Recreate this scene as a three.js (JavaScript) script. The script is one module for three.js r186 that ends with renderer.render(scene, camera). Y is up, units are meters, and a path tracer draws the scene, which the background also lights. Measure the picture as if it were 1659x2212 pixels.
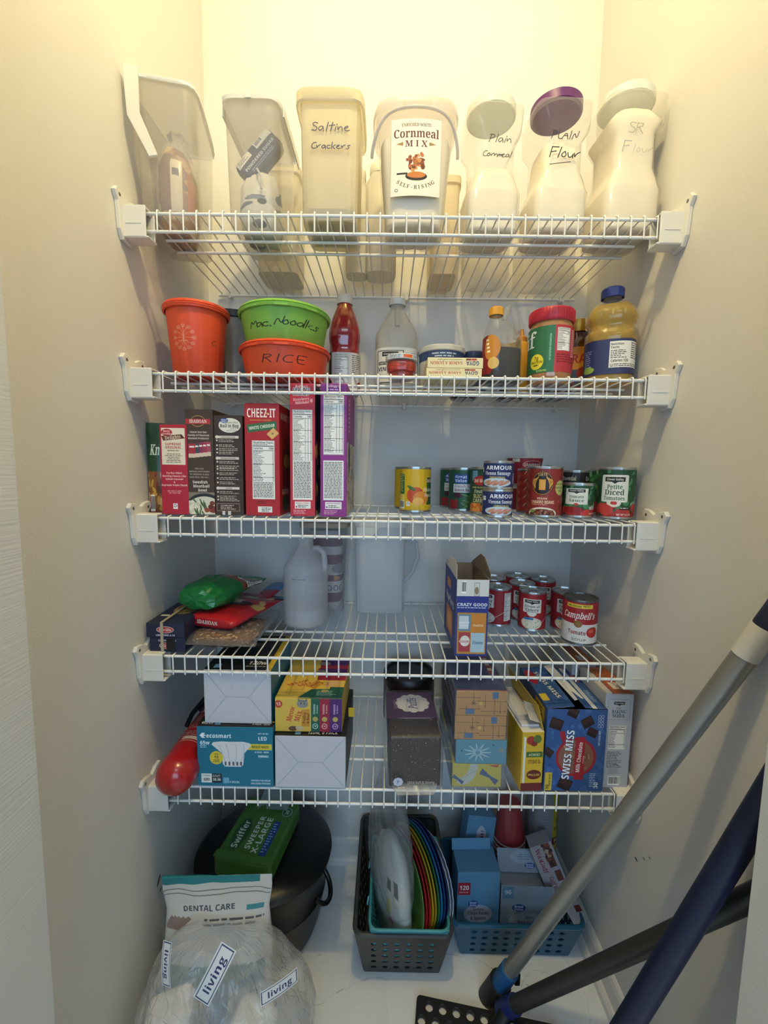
import * as THREE from 'three';
import { RoundedBoxGeometry } from 'three/addons/geometries/RoundedBoxGeometry.js';
import { mergeGeometries, toCreasedNormals } from 'three/addons/utils/BufferGeometryUtils.js';
import { RectAreaLightUniformsLib } from 'three/addons/lights/RectAreaLightUniformsLib.js';
import { ImprovedNoise } from 'three/addons/math/ImprovedNoise.js';

// ---------- camera, lights, exposure ----------
const scene = new THREE.Scene();
scene.background = new THREE.Color(0x000000);
const FPX = 906.48;
const camera = new THREE.PerspectiveCamera(2 * Math.atan(1106 / FPX) * 180 / Math.PI, 1659 / 2212, 0.02, 30);
camera.rotation.order = 'YXZ';
camera.position.set(-0.0218, 1.2784, 1.2625);
camera.rotation.set(-0.0997, 0.0051, 0.0154);
camera.updateMatrixWorld(true);
RectAreaLightUniformsLib.init();
const EXPOSURE = 1.14;
const LAMP = { color: new THREE.Color(1, 0.79, 0.36), power: 2.3, at: [0, 2.65, 0.92] };
const PANEL = { color: new THREE.Color(0.72, 0.88, 1), power: 4.2, at: [0.1, 2.758, 2.4], w: 0.6, h: 0.6 };
const WINDOW = { color: new THREE.Color(0.36, 0.66, 1), power: 3.2, at: [0, 1.45, 3.585], w: 1.7, h: 1.4 };

// ---------- helpers ----------
const W2 = 0.543, CEIL = 2.78, ZFRONT = 0.745, DOOR = 0.48, ZS = 0.40;
const H = [1.774, 1.471, 1.178, 0.878, 0.577];
const V3 = (x, y, z) => new THREE.Vector3(x, y, z);
function ray(u, v) { return V3((u - 829.5) / FPX, -(v - 1106) / FPX, -1).applyQuaternion(camera.quaternion); }
const along = (u, v, ax, val) => { const d = ray(u, v), p = camera.position; return p.clone().addScaledVector(d, (val - p[ax]) / d[ax]); };
const at = (u, v, z) => along(u, v, 'z', z), atY = (u, v, y) => along(u, v, 'y', y), atX = (u, v, x) => along(u, v, 'x', x);
let seed = 7;
const rnd = () => { seed = (seed * 1664525 + 1013904223) >>> 0; return seed / 4294967296; };
const noise = new ImprovedNoise();
const used = {};
const uname = (n) => { used[n] = (used[n] || 0) + 1; return used[n] === 1 ? n : n + '_' + String(used[n] - 1).padStart(3, '0'); };
function tag(o, label, category, group, kind) {
  if (label) o.userData.label = label;
  if (category) o.userData.category = category;
  if (group) o.userData.group = group;
  if (kind) o.userData.kind = kind;
  return o;
}
function thing(name, label, category, pos = [0, 0, 0], turn = 0, group) {
  const o = new THREE.Group(); o.name = uname(name); scene.add(o);
  o.position.set(...(pos.isVector3 ? pos.toArray() : pos)); o.rotation.y = turn;
  return tag(o, label, category, group);
}
function part(parent, name, geo, mat, label) {
  const m = new THREE.Mesh(geo, mat); m.name = name; m.castShadow = m.receiveShadow = true; parent.add(m);
  if (label) m.userData.label = label;
  return m;
}
function struct(name, geo, mat, label, category) {
  const m = part(scene, name, geo, mat); return tag(m, label, category, null, 'structure');
}
function dup(root, pos, turn, label, group) {
  const r = root.clone(); r.name = uname(root.name.replace(/_\d{3}$/, '')); scene.add(r);
  r.position.copy(pos); if (turn !== undefined) r.rotation.y = turn;
  r.userData = { ...root.userData }; return tag(r, label, null, group);
}
const std = (color, roughness = 0.6, o = {}) => new THREE.MeshStandardMaterial({ color, roughness, ...o });
const phys = (color, roughness = 0.4, o = {}) => new THREE.MeshPhysicalMaterial({ color, roughness, side: THREE.DoubleSide, ...o });
const milky = (color, transmission = 0.5, roughness = 0.4) => phys(color, roughness, { transmission, thickness: 0, ior: 1.3 });
const mv = (g, x = 0, y = 0, z = 0) => g.translate(x, y, z);
const box = (w, h, d, x = 0, y = 0, z = 0) => mv(new THREE.BoxGeometry(w, h, d), x, y, z);
const rbox = (w, h, d, r = 0.002, s = 1) => new RoundedBoxGeometry(w, h, d, s, r);
const cyl = (r1, r2, h, y = 0, n = 32, open = false) => mv(new THREE.CylinderGeometry(r1, r2, h, n, 1, open), 0, y, 0);
const merge = (list) => mergeGeometries(list.map((g) => { const q = g.index ? g.toNonIndexed() : g; for (const k of Object.keys(q.attributes)) if (!['position', 'normal', 'uv'].includes(k)) q.deleteAttribute(k); q.clearGroups?.(); return q; }));
// tube through explicit points
function tube(pts, r, n = 8, closed = false) {
  const P = pts.map((p) => (p.isVector3 ? p : V3(...p))), pos = [], uv = [], idx = [], L = P.length;
  let nrm = null;
  for (let i = 0; i < L; i++) {
    const a = P[closed ? (i - 1 + L) % L : Math.max(0, i - 1)], b = P[closed ? (i + 1) % L : Math.min(L - 1, i + 1)], t = b.clone().sub(a).normalize();
    if (!nrm) nrm = (Math.abs(t.y) < 0.9 ? V3(0, 1, 0) : V3(1, 0, 0)).cross(t).normalize();
    nrm.addScaledVector(t, -nrm.dot(t)).normalize();
    const bi = t.clone().cross(nrm);
    for (let k = 0; k <= n; k++) { const A = k / n * 2 * Math.PI, q = P[i].clone().addScaledVector(nrm, Math.cos(A) * r).addScaledVector(bi, Math.sin(A) * r); pos.push(q.x, q.y, q.z); uv.push(k / n, i / (L - 1)); }
  }
  const rows = closed ? L : L - 1;
  for (let i = 0; i < rows; i++) for (let k = 0; k < n; k++) { const a = i * (n + 1) + k, b = ((i + 1) % L) * (n + 1) + k; idx.push(a, a + 1, b, b, a + 1, b + 1); }
  if (!closed) for (const [i, s] of [[0, -1], [L - 1, 1]]) { const c = pos.length / 3; pos.push(P[i].x, P[i].y, P[i].z); uv.push(0.5, 0.5); for (let k = 0; k < n; k++) { const a = i * (n + 1) + k; s < 0 ? idx.push(c, a + 1, a) : idx.push(c, a, a + 1); } }
  const g = new THREE.BufferGeometry(); g.setAttribute('position', new THREE.Float32BufferAttribute(pos, 3)); g.setAttribute('uv', new THREE.Float32BufferAttribute(uv, 2)); g.setIndex(idx); g.computeVertexNormals(); return g;
}
const arc = (f, n = 12) => Array.from({ length: n + 1 }, (_, i) => f(i / n));
// loft through horizontal superellipse rings [y, rx, rz, power, cx, cz]; u = 0.5 faces +z
function loft(rings, o = {}) {
  const n = o.n || 48, pos = [], uv = [], idx = [], y0 = rings[0][0], y1 = rings[rings.length - 1][0];
  rings.forEach((R, j) => {
    const [y, rx, rz, p = 2, cx = 0, cz = 0] = R;
    for (let i = 0; i <= n; i++) {
      const a = i / n * 2 * Math.PI, s = -Math.sin(a), c = -Math.cos(a), k = Math.pow(Math.pow(Math.abs(s), p) + Math.pow(Math.abs(c), p), -1 / p);
      pos.push(cx + rx * s * k, y, cz + rz * c * k); uv.push(i / n, o.vlin ? j / (rings.length - 1) : (y - y0) / (y1 - y0 || 1));
    }
  });
  for (let j = 0; j < rings.length - 1; j++) for (let i = 0; i < n; i++) { const a = j * (n + 1) + i, b = a + n + 1; idx.push(a, a + 1, b, b, a + 1, b + 1); }
  const cap = (j, up) => { const R = rings[j], c = pos.length / 3; pos.push(R[4] || 0, R[0], R[5] || 0); uv.push(0.5, up ? 1 : 0); for (let i = 0; i < n; i++) { const a = j * (n + 1) + i; up ? idx.push(c, a, a + 1) : idx.push(c, a + 1, a); } };
  if (!o.openBottom) cap(0, false); if (!o.openTop) cap(rings.length - 1, true);
  const g = new THREE.BufferGeometry(); g.setAttribute('position', new THREE.Float32BufferAttribute(pos, 3)); g.setAttribute('uv', new THREE.Float32BufferAttribute(uv, 2)); g.setIndex(idx);
  if (o.bump) { g.computeVertexNormals(); crumple(g, ...o.bump); }
  g.computeVertexNormals();
  return o.crease === 0 ? g : toCreasedNormals(g, o.crease || 0.7);
}
function crumple(g, amp, freq, ridge = false, off = 0) {
  const p = g.attributes.position, q = g.attributes.normal;
  for (let i = 0; i < p.count; i++) {
    const x = p.getX(i) * freq + off, y = p.getY(i) * freq, z = p.getZ(i) * freq;
    let s = noise.noise(x, y, z) + 0.5 * noise.noise(x * 2.3, y * 2.3, z * 2.3);
    if (ridge) s = 0.6 - 2 * Math.abs(s);
    p.setXYZ(i, p.getX(i) + q.getX(i) * s * amp, p.getY(i) + q.getY(i) * s * amp, p.getZ(i) + q.getZ(i) * s * amp);
  }
  return g;
}
const lathe = (pts, n = 40) => toCreasedNormals(new THREE.LatheGeometry(pts.map((p) => new THREE.Vector2(...p)), n), 0.6);
function extr(pts, d, holes = [], bev = 0) {
  const s = new THREE.Shape(pts.map((p) => new THREE.Vector2(...p)));
  for (const h of holes) { const q = new THREE.Path(); if (h.length === 4) q.absellipse(h[0], h[1], h[2], h[3], 0, Math.PI * 2, true); else q.absarc(h[0], h[1], h[2], 0, Math.PI * 2, true); s.holes.push(q); }
  return new THREE.ExtrudeGeometry(s, { depth: d, bevelEnabled: bev > 0, bevelSize: bev, bevelThickness: bev, bevelSegments: 1, curveSegments: 8, steps: 1 });
}
const rrect = (w, h, r, x = 0, y = 0) => { const o = []; for (const [sx, sy, a] of [[1, 1, 0], [-1, 1, 90], [-1, -1, 180], [1, -1, 270]]) for (let k = 0; k <= 4; k++) { const t = (a + k * 22.5) * Math.PI / 180; o.push([x + sx * (w / 2 - r) + r * Math.cos(t), y + sy * (h / 2 - r) + r * Math.sin(t)]); } return o; };
// ---------- printing ----------
function tex(w, h, draw) {
  const c = document.createElement('canvas'); c.width = w; c.height = h;
  const x = c.getContext('2d'); draw(x, w, h);
  const t = new THREE.CanvasTexture(c); t.colorSpace = THREE.SRGBColorSpace; t.anisotropy = 8; return t;
}
const print = (w, h, draw, rough = 0.5, o = {}) => new THREE.MeshStandardMaterial({ map: tex(w, h, draw), roughness: rough, ...o });
const decal = (w, h, draw, rough = 0.6) => new THREE.MeshStandardMaterial({ map: tex(w, h, draw), roughness: rough, transparent: true });
const fill = (x, c, a = 0, b = 0, w, h) => { x.fillStyle = c; x.fillRect(a, b, w ?? x.canvas.width, h ?? x.canvas.height); };
function T(x, s, px, py, size, color, o = {}) {
  x.save(); x.translate(px, py); if (o.rot) x.rotate(o.rot * Math.PI / 180); if (o.skew) x.transform(1, 0, o.skew, 1, 0, 0);
  x.font = (o.bold === 0 ? '' : 'bold ') + size + 'px ' + (o.font || 'sans-serif'); x.textAlign = o.align || 'center'; x.textBaseline = 'middle';
  if (o.fit) { const m = x.measureText(s).width; x.scale(o.fit / m, o.sy || 1); }
  if (o.stroke) { x.lineWidth = o.lw || size / 6; x.strokeStyle = o.stroke; x.lineJoin = 'round'; x.strokeText(s, 0, 0); }
  x.fillStyle = color; x.fillText(s, 0, 0); x.restore();
}
const ell = (x, cx, cy, rx, ry, c, rot = 0) => { x.fillStyle = c; x.beginPath(); x.ellipse(cx, cy, rx, ry, rot, 0, 7); x.fill(); };
const poly = (x, pts, c) => { x.fillStyle = c; x.beginPath(); pts.forEach((p, i) => (i ? x.lineTo(...p) : x.moveTo(...p))); x.closePath(); x.fill(); };
const ring = (x, cx, cy, rx, ry, c, lw) => { x.strokeStyle = c; x.lineWidth = lw; x.beginPath(); x.ellipse(cx, cy, rx, ry, 0, 0, 7); x.stroke(); };
// rows of print too small to read
function rows(x, a, b, w, n, lh, c, align = 'left', th = 0.45) {
  x.fillStyle = c;
  for (let i = 0; i < n; i++) { let p = 0; const len = w * (align === 'full' ? 0.97 : 0.6 + 0.38 * rnd()), off = align === 'center' ? (w - len) / 2 : 0; while (p < len) { const q = Math.min(len - p, lh * (0.5 + 1.9 * rnd())); x.fillRect(a + off + p, b + i * lh, q, lh * th); p += q + lh * 0.35; } }
}
function facts(x, a, b, w, h, cal, cols = 1) {
  fill(x, '#f4f1ec', a, b, w, h); x.strokeStyle = '#222'; x.lineWidth = Math.max(1, w / 110); x.strokeRect(a + w * 0.02, b + w * 0.02, w * 0.96, h - w * 0.04);
  T(x, 'Nutrition Facts', a + w / 2, b + w * 0.09, w * 0.115, '#111', { fit: w * 0.88 });
  fill(x, '#111', a + w * 0.04, b + w * 0.22, w * 0.92, w * 0.03);
  rows(x, a + w * 0.05, b + w * 0.16, w * 0.9, 1, w * 0.05, '#444');
  T(x, 'Calories', a + w * 0.05, b + w * 0.33, w * 0.11, '#111', { align: 'left' }); T(x, cal, a + w * 0.95, b + w * 0.33, w * 0.13, '#111', { align: 'right' });
  fill(x, '#111', a + w * 0.04, b + w * 0.41, w * 0.92, w * 0.018);
  const n = Math.floor((h - w * 0.5) / (w * 0.062));
  for (let i = 0; i < n; i++) { const y = b + w * 0.46 + i * w * 0.062; rows(x, a + w * 0.05, y, w * (0.35 + 0.3 * rnd()), 1, w * 0.05, '#333'); for (let k = 0; k < cols; k++) fill(x, '#333', a + w * (0.9 - k * 0.14), y, w * 0.05, w * 0.022); if (i % 9 === 8) fill(x, '#111', a + w * 0.04, y + w * 0.04, w * 0.92, w * 0.015); }
}
const bars = (x, a, b, w, h) => { fill(x, '#fff', a, b, w, h); for (let p = w * 0.06; p < w * 0.94;) { const q = w * (0.01 + 0.025 * rnd()); fill(x, '#111', a + p, b + h * 0.08, q, h * 0.78); p += q + w * (0.012 + 0.02 * rnd()); } };
const blobs = (x, a, b, w, h, n, cols, r0, r1) => { x.save(); x.beginPath(); x.rect(a, b, w, h); x.clip(); for (let i = 0; i < n; i++) ell(x, a + rnd() * w, b + rnd() * h, r0 + rnd() * (r1 - r0), r0 + rnd() * (r1 - r0), cols[Math.floor(rnd() * cols.length)], rnd() * 3); x.restore(); };
// marker handwriting, strokes on a 10 x 14 grid (baseline at 10)
const HAND = { S: '8 1,5 0,2 1,2 3,6 5,8 7,6 10,1 9', C: '8 1,5 0,1 4,1 8,4 10,8 9', R: '2 0,1 10|2 1,7 0,8 3,2 5|4 5,8 10', I: '4 0,3 10', E: '2 0,1 10,8 10|2 0,9 0|2 5,7 5', M: '0 10,2 0,4 7,8 0,9 10', N: '1 10,3 0,7 10,9 0', P: '3 0,1 10|1 1,7 0,8 4,2 6', F: '2 0,1 10|2 0,9 0|2 5,7 4', L: '3 0,1 10,8 10', A: '0 10,5 0,8 10|2 6,7 6',
  a: '7 5,4 4,1 7,3 10,6 8,7 5,8 10', b: '1 0,1 10,6 9,6 5,2 6', c: '7 5,4 4,1 7,4 10,7 9', d: '6 5,2 5,1 9,5 10,7 6|9 0,7 10', e: '1 7,6 6,5 4,2 5,1 8,4 10,8 9', i: '4 5,3 10|5 2,5 3', k: '2 0,1 10|7 4,2 7,7 10', l: '5 0,3 10', m: '0 10,1 5,3 5,3 10,4 5,6 5,6 10,7 5,9 6,9 10', n: '1 5,1 10,3 5,6 5,7 10', o: '5 4,1 6,3 10,7 8,5 4', r: '1 5,2 10,3 6,7 4', s: '7 5,4 4,3 6,6 8,4 10,1 10', t: '5 0,3 10|1 4,8 3', u: '1 5,2 10,6 9,7 5,7 10', f: '8 1,5 0,4 10|1 5,7 4', K: '2 0,1 10|8 0,2 6,8 10', '.': '2 9,3 10', ' ': '' };
function hand(x, s, px, py, size, color, lw, slant = -0.12, gap = 1) {
  const k = size / 10; x.save(); x.translate(px, py); x.transform(1, 0, slant, 1, 0, 0); x.strokeStyle = color; x.lineWidth = lw; x.lineCap = x.lineJoin = 'round';
  let o = 0;
  for (const ch of s) {
    for (const st of (HAND[ch] || '').split('|')) {
      if (!st) continue; const P = st.split(',').map((q) => q.split(' ').map(Number)).map(([a, b]) => [o + a * k, (b - 10) * k]);
      x.beginPath(); x.moveTo(...P[0]);
      for (let i = 1; i < P.length - 1; i++) x.quadraticCurveTo(P[i][0], P[i][1], (P[i][0] + P[i + 1][0]) / 2, (P[i][1] + P[i + 1][1]) / 2);
      x.lineTo(...P[P.length - 1]); x.stroke();
    }
    o += (ch === 'l' || ch === 'i' || ch === 't' || ch === 'I' ? 6.5 : ch === ' ' || ch === '.' ? 5 : 9.5) * k * gap;
  }
  x.restore();
}

// ---------- materials shared ----------
function grainMap(base, amp, n = 256, s = 3) { const d = new Uint8Array(n * n * 4); let k = s; for (let i = 0; i < n * n; i++) { k = (k * 1664525 + 1013904223) >>> 0; const v = base + ((k >>> 24) / 255 - 0.5) * amp; d.set([v, v, v, 255], i * 4); } const t = new THREE.DataTexture(d, n, n); t.magFilter = THREE.LinearFilter; t.wrapS = t.wrapT = THREE.RepeatWrapping; t.needsUpdate = true; return t; }
const orange = grainMap(128, 120); orange.repeat.set(3, 3);
const wallMat = new THREE.MeshStandardMaterial({ color: new THREE.Color().setRGB(0.70, 0.69, 0.67), roughness: 0.75, bumpMap: orange, bumpScale: 0.0006 });
const ceilMat = std(new THREE.Color().setRGB(0.75, 0.74, 0.72), 0.9);
const roomMat = std(new THREE.Color().setRGB(0.30, 0.31, 0.32), 0.8);
const trimMat = std(new THREE.Color().setRGB(0.72, 0.72, 0.70), 0.35);
const marble = tex(1024, 1024, (x, w, h) => {
  fill(x, '#dfe1e3'); seed = 11;
  for (let i = 0; i < 300; i++) { x.globalAlpha = 0.035; ell(x, rnd() * w, rnd() * h, 30 + rnd() * 120, 15 + rnd() * 50, rnd() < 0.5 ? '#b9bfc6' : '#ffffff', rnd() * 3); }
  for (let i = 0; i < 16; i++) { let px = rnd() * w, py = rnd() * h, a = rnd() * 6.3; x.strokeStyle = rnd() < 0.3 ? '#7d8186' : '#a7acb2'; for (let k = 0; k < 70; k++) { x.globalAlpha = 0.15 + 0.4 * rnd(); x.lineWidth = 0.8 + 3 * rnd() * rnd(); x.beginPath(); x.moveTo(px, py); a += (rnd() - 0.5) * 0.8; px += Math.cos(a) * 9; py += Math.sin(a) * 9; x.lineTo(px, py); x.stroke(); } }
});
marble.wrapS = marble.wrapT = THREE.RepeatWrapping;
const floorMat = new THREE.MeshStandardMaterial({ map: marble, roughness: 0.32 });
// ---------- the pantry and the room outside it ----------
const worldUV = (g, ax, ay) => { const p = g.attributes.position, u = g.attributes.uv; for (let i = 0; i < p.count; i++) u.setXY(i, p.getComponent(i, ax), p.getComponent(i, ay)); return g; };
struct('floor', worldUV(box(4, 0.1, 3.9, 0, -0.05, 1.75), 0, 2), floorMat);
struct('wall_back', worldUV(box(2 * W2 + 0.2, CEIL, 0.1, 0, CEIL / 2, -0.05), 0, 1), wallMat);
struct('wall_left', worldUV(box(0.1, CEIL, ZFRONT, -W2 - 0.05, CEIL / 2, ZFRONT / 2), 2, 1), wallMat);
struct('wall_right', worldUV(box(0.1, CEIL, ZFRONT, W2 + 0.05, CEIL / 2, ZFRONT / 2), 2, 1), wallMat);
struct('ceiling', box(4, 0.1, 3.9, 0, CEIL + 0.05, 1.75), ceilMat);
const ZR = ZFRONT + 0.115;
struct('wall_front', worldUV(merge([box(1.9 - DOOR, CEIL, 0.115, -(1.9 + DOOR) / 2, CEIL / 2, ZFRONT + 0.0575), box(1.9 - DOOR, CEIL, 0.115, (1.9 + DOOR) / 2, CEIL / 2, ZFRONT + 0.0575)]), 0, 1), wallMat);
struct('wall_room_left', box(0.1, CEIL, 2.8, -1.95, CEIL / 2, ZR + 1.4), roomMat);
struct('wall_room_right', box(0.1, CEIL, 2.8, 1.95, CEIL / 2, ZR + 1.4), roomMat);
struct('wall_room_far', merge([box(1.05, CEIL, 0.1, -1.375, CEIL / 2, 3.65), box(1.05, CEIL, 0.1, 1.375, CEIL / 2, 3.65), box(1.7, 0.75, 0.1, 0, 0.375, 3.65), box(1.7, CEIL - 2.15, 0.1, 0, 1.075 + CEIL / 2, 3.65)]), roomMat);
const baseProfile = [[0, 0], [0.024, 0], [0.022, 0.014], [0.016, 0.021], [0.011, 0.023], [0.011, 0.066], [0.007, 0.077], [0.002, 0.082], [0, 0.082]];
const board = (len) => extr(baseProfile, len);
{
  const g1 = board(2 * W2); g1.rotateY(-Math.PI / 2); g1.translate(W2, 0, 0); struct('baseboard_back', g1, trimMat);
  const g2 = board(ZFRONT); g2.translate(-W2, 0, 0); struct('baseboard_left', g2, trimMat);
  const g3 = board(ZFRONT); g3.rotateY(Math.PI); g3.translate(W2, 0, ZFRONT); struct('baseboard_right', g3, trimMat);
}
{ // window in the far wall of the room, behind the camera
  const w = new THREE.Group(); w.name = 'window_1'; scene.add(w); tag(w, null, null, null, 'structure'); w.position.set(0, 1.45, 3.64);
  part(w, 'window_frame', merge([box(1.7, 0.05, 0.08, 0, 0.675, 0), box(1.7, 0.05, 0.08, 0, -0.675, 0), box(0.05, 1.4, 0.08, 0.825, 0, 0), box(0.05, 1.4, 0.08, -0.825, 0, 0), box(0.05, 1.4, 0.06, 0, 0, 0)]), trimMat);
  for (const s of [-1, 1]) part(w, 'window_pane', box(0.775, 1.3, 0.006, s * 0.4125, 0, 0.02), std(0x222222, 0.4, { emissive: new THREE.Color(0.62, 0.8, 1), emissiveIntensity: 1.2 }));
  const l = new THREE.RectAreaLight(WINDOW.color, WINDOW.power, WINDOW.w, WINDOW.h); l.name = 'window_daylight'; l.position.set(...WINDOW.at); l.lookAt(WINDOW.at[0], WINDOW.at[1], 0); scene.add(l);
}
{ // cool ceiling panel in the room outside
  const t = thing('ceiling_panel_light', 'flat cool white ceiling panel light outside the pantry door', 'light', [PANEL.at[0], CEIL, PANEL.at[2]]);
  part(t, 'frame', box(0.64, 0.018, 0.64, 0, -0.009, 0), trimMat);
  part(t, 'diffuser', box(0.6, 0.002, 0.6, 0, -0.0192, 0), std(0x333333, 0.4, { emissive: PANEL.color, emissiveIntensity: 2 }));
  const l = new THREE.RectAreaLight(PANEL.color, PANEL.power, PANEL.w, PANEL.h); l.name = 'ceiling_panel_glow'; l.position.set(...PANEL.at); l.lookAt(PANEL.at[0], 0, PANEL.at[2]); scene.add(l);
}
{ // warm lamp on the pantry ceiling
  const t = thing('ceiling_lamp', 'warm glowing bulb in a white holder on the ceiling before the shelves', 'lamp', [LAMP.at[0], CEIL, LAMP.at[2]]);
  part(t, 'holder', lathe([[0, 0], [0.055, 0], [0.055, -0.012], [0.034, -0.03], [0.026, -0.05], [0, -0.05]].reverse()), trimMat);
  part(t, 'bulb', lathe([[0.0, -0.155], [0.02, -0.15], [0.032, -0.13], [0.034, -0.11], [0.028, -0.085], [0.016, -0.062], [0.013, -0.05]]), std(0x554433, 0.4, { emissive: LAMP.color, emissiveIntensity: 3 }));
  const l = new THREE.PointLight(LAMP.color, LAMP.power); l.name = 'bulb_glow'; l.position.set(LAMP.at[0], LAMP.at[1], LAMP.at[2]); l.castShadow = true; l.shadow.radius = 1.6; scene.add(l);
}
// small scuffs on the painted side walls
{
  const scuffMat = std(0x3b3733, 0.9);
  for (const [u, v, x, l, a] of [[343, 1902, -1, 0.012, 0.9], [347, 1921, -1, 0.006, 0.7], [1374, 1856, 1, 0.006, 0.1], [1391, 1855, 1, 0.004, 0.1], [1403, 1853, 1, 0.003, 0.1]]) {
    const p = atX(u, v, x * (W2 - 0.0004)), m = part(scene.getObjectByName(x < 0 ? 'wall_left' : 'wall_right'), 'scuff', new THREE.SphereGeometry(1, 8, 6).scale(0.0004, l * 0.35, l).rotateX(a), scuffMat, 'dark scuff mark'); m.position.copy(p);
  }
}
// ---------- wire shelves ----------
const wireMat = std(new THREE.Color().setRGB(0.80, 0.80, 0.78), 0.3), plasticMat = std(new THREE.Color().setRGB(0.74, 0.73, 0.70), 0.42), screwMat = std(0x8b8b88, 0.35, { metalness: 0.9 });
const WR = 0.00165, RR = 0.0031;
const lipPts = [[0, -WR, 0.004], [0, -WR, 0.2]]; for (let k = 0; k <= 5; k++) { const a = k / 5 * Math.PI / 2; lipPts.push([0, -WR - 0.005 + 0.005 * Math.cos(a), ZS - 0.003 + 0.005 * Math.sin(a)]); } lipPts.push([0, -0.044, ZS + 0.002]);
const wireGeo = tube(lipPts, WR, 6);
const rodGeo = (len) => { const g = new THREE.CylinderGeometry(RR, RR, len, 10); g.rotateZ(Math.PI / 2); return g; };
const rodLong = rodGeo(1.04), rodMid = rodGeo(1.015);
const clipGeo = merge([rbox(0.012, 0.018, 0.014, 0.003), mv(new THREE.CylinderGeometry(0.0045, 0.0045, 0.014, 12).rotateX(Math.PI / 2), 0, -0.006, 0.006)]);
const shelfWords = ['top wire shelf carrying the clear food containers', 'wire shelf carrying orange canisters, jars and bottles', 'wire shelf carrying cereal boxes and a row of cans', 'wire shelf carrying pasta, pouches, water jug and soup cans', 'lowest wire shelf carrying bulb boxes and hot cocoa'];
const shelves = [];
H.forEach((h, s) => {
  const t = thing('wire_shelf', 'white coated ' + shelfWords[s], 'shelf', [-0.004, h, 0], 0, 'white wire pantry shelves'); shelves.push(t);
  for (let i = 0; i < 40; i++) part(t, 'wire', wireGeo, wireMat).position.x = (i - 19.5) * 0.0254;
  for (const [n, g, y, z] of [['front_rod', rodLong, -2 * WR - RR, ZS - 0.002 - RR], ['front_rod', rodLong, -0.04, ZS - 0.0005 - RR], ['cross_rod', rodMid, -2 * WR - RR, 0.298], ['cross_rod', rodMid, -2 * WR - RR, 0.248], ['back_rod', rodMid, -2 * WR - RR, 0.0105]]) part(t, n, g, wireMat).position.set(0.002, y, z);
  for (const x of [-0.47, 0.03, 0.47]) part(t, 'wall_clip', clipGeo, plasticMat).position.set(x, -0.0065, 0.0105);
});
// end brackets: a wall plate with screw ears and a cup that takes the two front rods
const plateGeo = (() => { const g = extr([[-0.032, 0.004], [-0.043, 0.018], [-0.038, 0.026], [-0.022, 0.024], [-0.006, 0.016], [0.012, 0.024], [0.028, 0.026], [0.034, 0.018], [0.026, 0.004], [0.022, -0.044], [0.014, -0.06], [-0.012, -0.062], [-0.026, -0.05]], 0.006, [[-0.031, 0.015, 0.0035], [0.022, 0.016, 0.0035]], 0.0012); g.rotateY(-Math.PI / 2); g.translate(0.0075, 0, 0); return g; })();
const cupGeo = merge([mv(rbox(0.048, 0.058, 0.004, 0.0015), 0.027, -0.026, 0.012), mv(rbox(0.052, 0.004, 0.032, 0.0015), 0.029, -0.054, -0.003), mv(rbox(0.046, 0.004, 0.03, 0.0015), 0.026, 0.002, -0.003), mv(rbox(0.048, 0.058, 0.004, 0.0015), 0.027, -0.026, -0.02), mv(rbox(0.03, 0.002, 0.001, 0.0004), 0.028, -0.03, 0.0143)]);
const screwGeo = new THREE.SphereGeometry(0.0042, 10, 6).scale(0.5, 1, 1);
const itemWord = [['beside the bread keeper', 'beside the flour jar'], ['beside the tall orange canister', 'beside the cooking oil'], ['beside the green pasta bag', 'beside the diced tomato can'], ['beside the dark blue pasta boxes', 'beside the tomato soup can'], ['under the red fire extinguisher', 'under the baking soda box']];
H.forEach((h, s) => [-1, 1].forEach((d, k) => {
  const t = thing('shelf_bracket', 'white plastic shelf end bracket screwed to the wall ' + itemWord[s][k], 'bracket', [d * W2, h - 0.001, ZS - 0.004], 0, 'shelf end brackets');
  if (d > 0) t.rotation.y = Math.PI;
  const flip = (g) => (d > 0 ? g.clone().scale(1, 1, -1) : g);
  const fix = (g) => { if (d > 0) { const q = flip(g), ix = q.index ? q.index.array : null; if (ix) for (let i = 0; i < ix.length; i += 3) { const b = ix[i]; ix[i] = ix[i + 1]; ix[i + 1] = b; } else { for (const n of Object.keys(q.attributes)) { const A = q.attributes[n], z = A.itemSize; for (let i = 0; i < A.count; i += 3) for (let c = 0; c < z; c++) { const b = A.array[i * z + c]; A.array[i * z + c] = A.array[(i + 1) * z + c]; A.array[(i + 1) * z + c] = b; } } } return q; } return g; };
  const wp = part(t, 'wall_plate', fix(plateGeo), plasticMat); part(t, 'cup', fix(cupGeo), plasticMat);
  for (const [z, y] of [[-0.031, 0.015], [0.022, 0.016]]) part(wp, 'screw', screwGeo, screwMat, 'grey screw head').position.set(0.0075, y, d > 0 ? -z : z);
}));

// ---------- object builders ----------
const kraft = std(0x8d7b68, 0.85), whiteCard = std(0xd9d6d2, 0.7), greyCard = std(0xb7b2ab, 0.8), tin = std(0xb9bab8, 0.34, { metalness: 0.85 }), tinDark = std(0x6d6e6e, 0.4, { metalness: 0.8 });
const boxAt = (uL, uR, vT, vB, s, z1, d) => { const vm = (vT + vB) / 2, xl = at(uL, vm, z1).x, xr = at(uR, vm, z1).x, top = at((uL + uR) / 2, vT, z1).y; return { w: xr - xl, h: top - H[s] - 0.001, d, pos: [(xl + xr) / 2, H[s] + 0.001, z1 - d / 2] }; };
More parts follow.
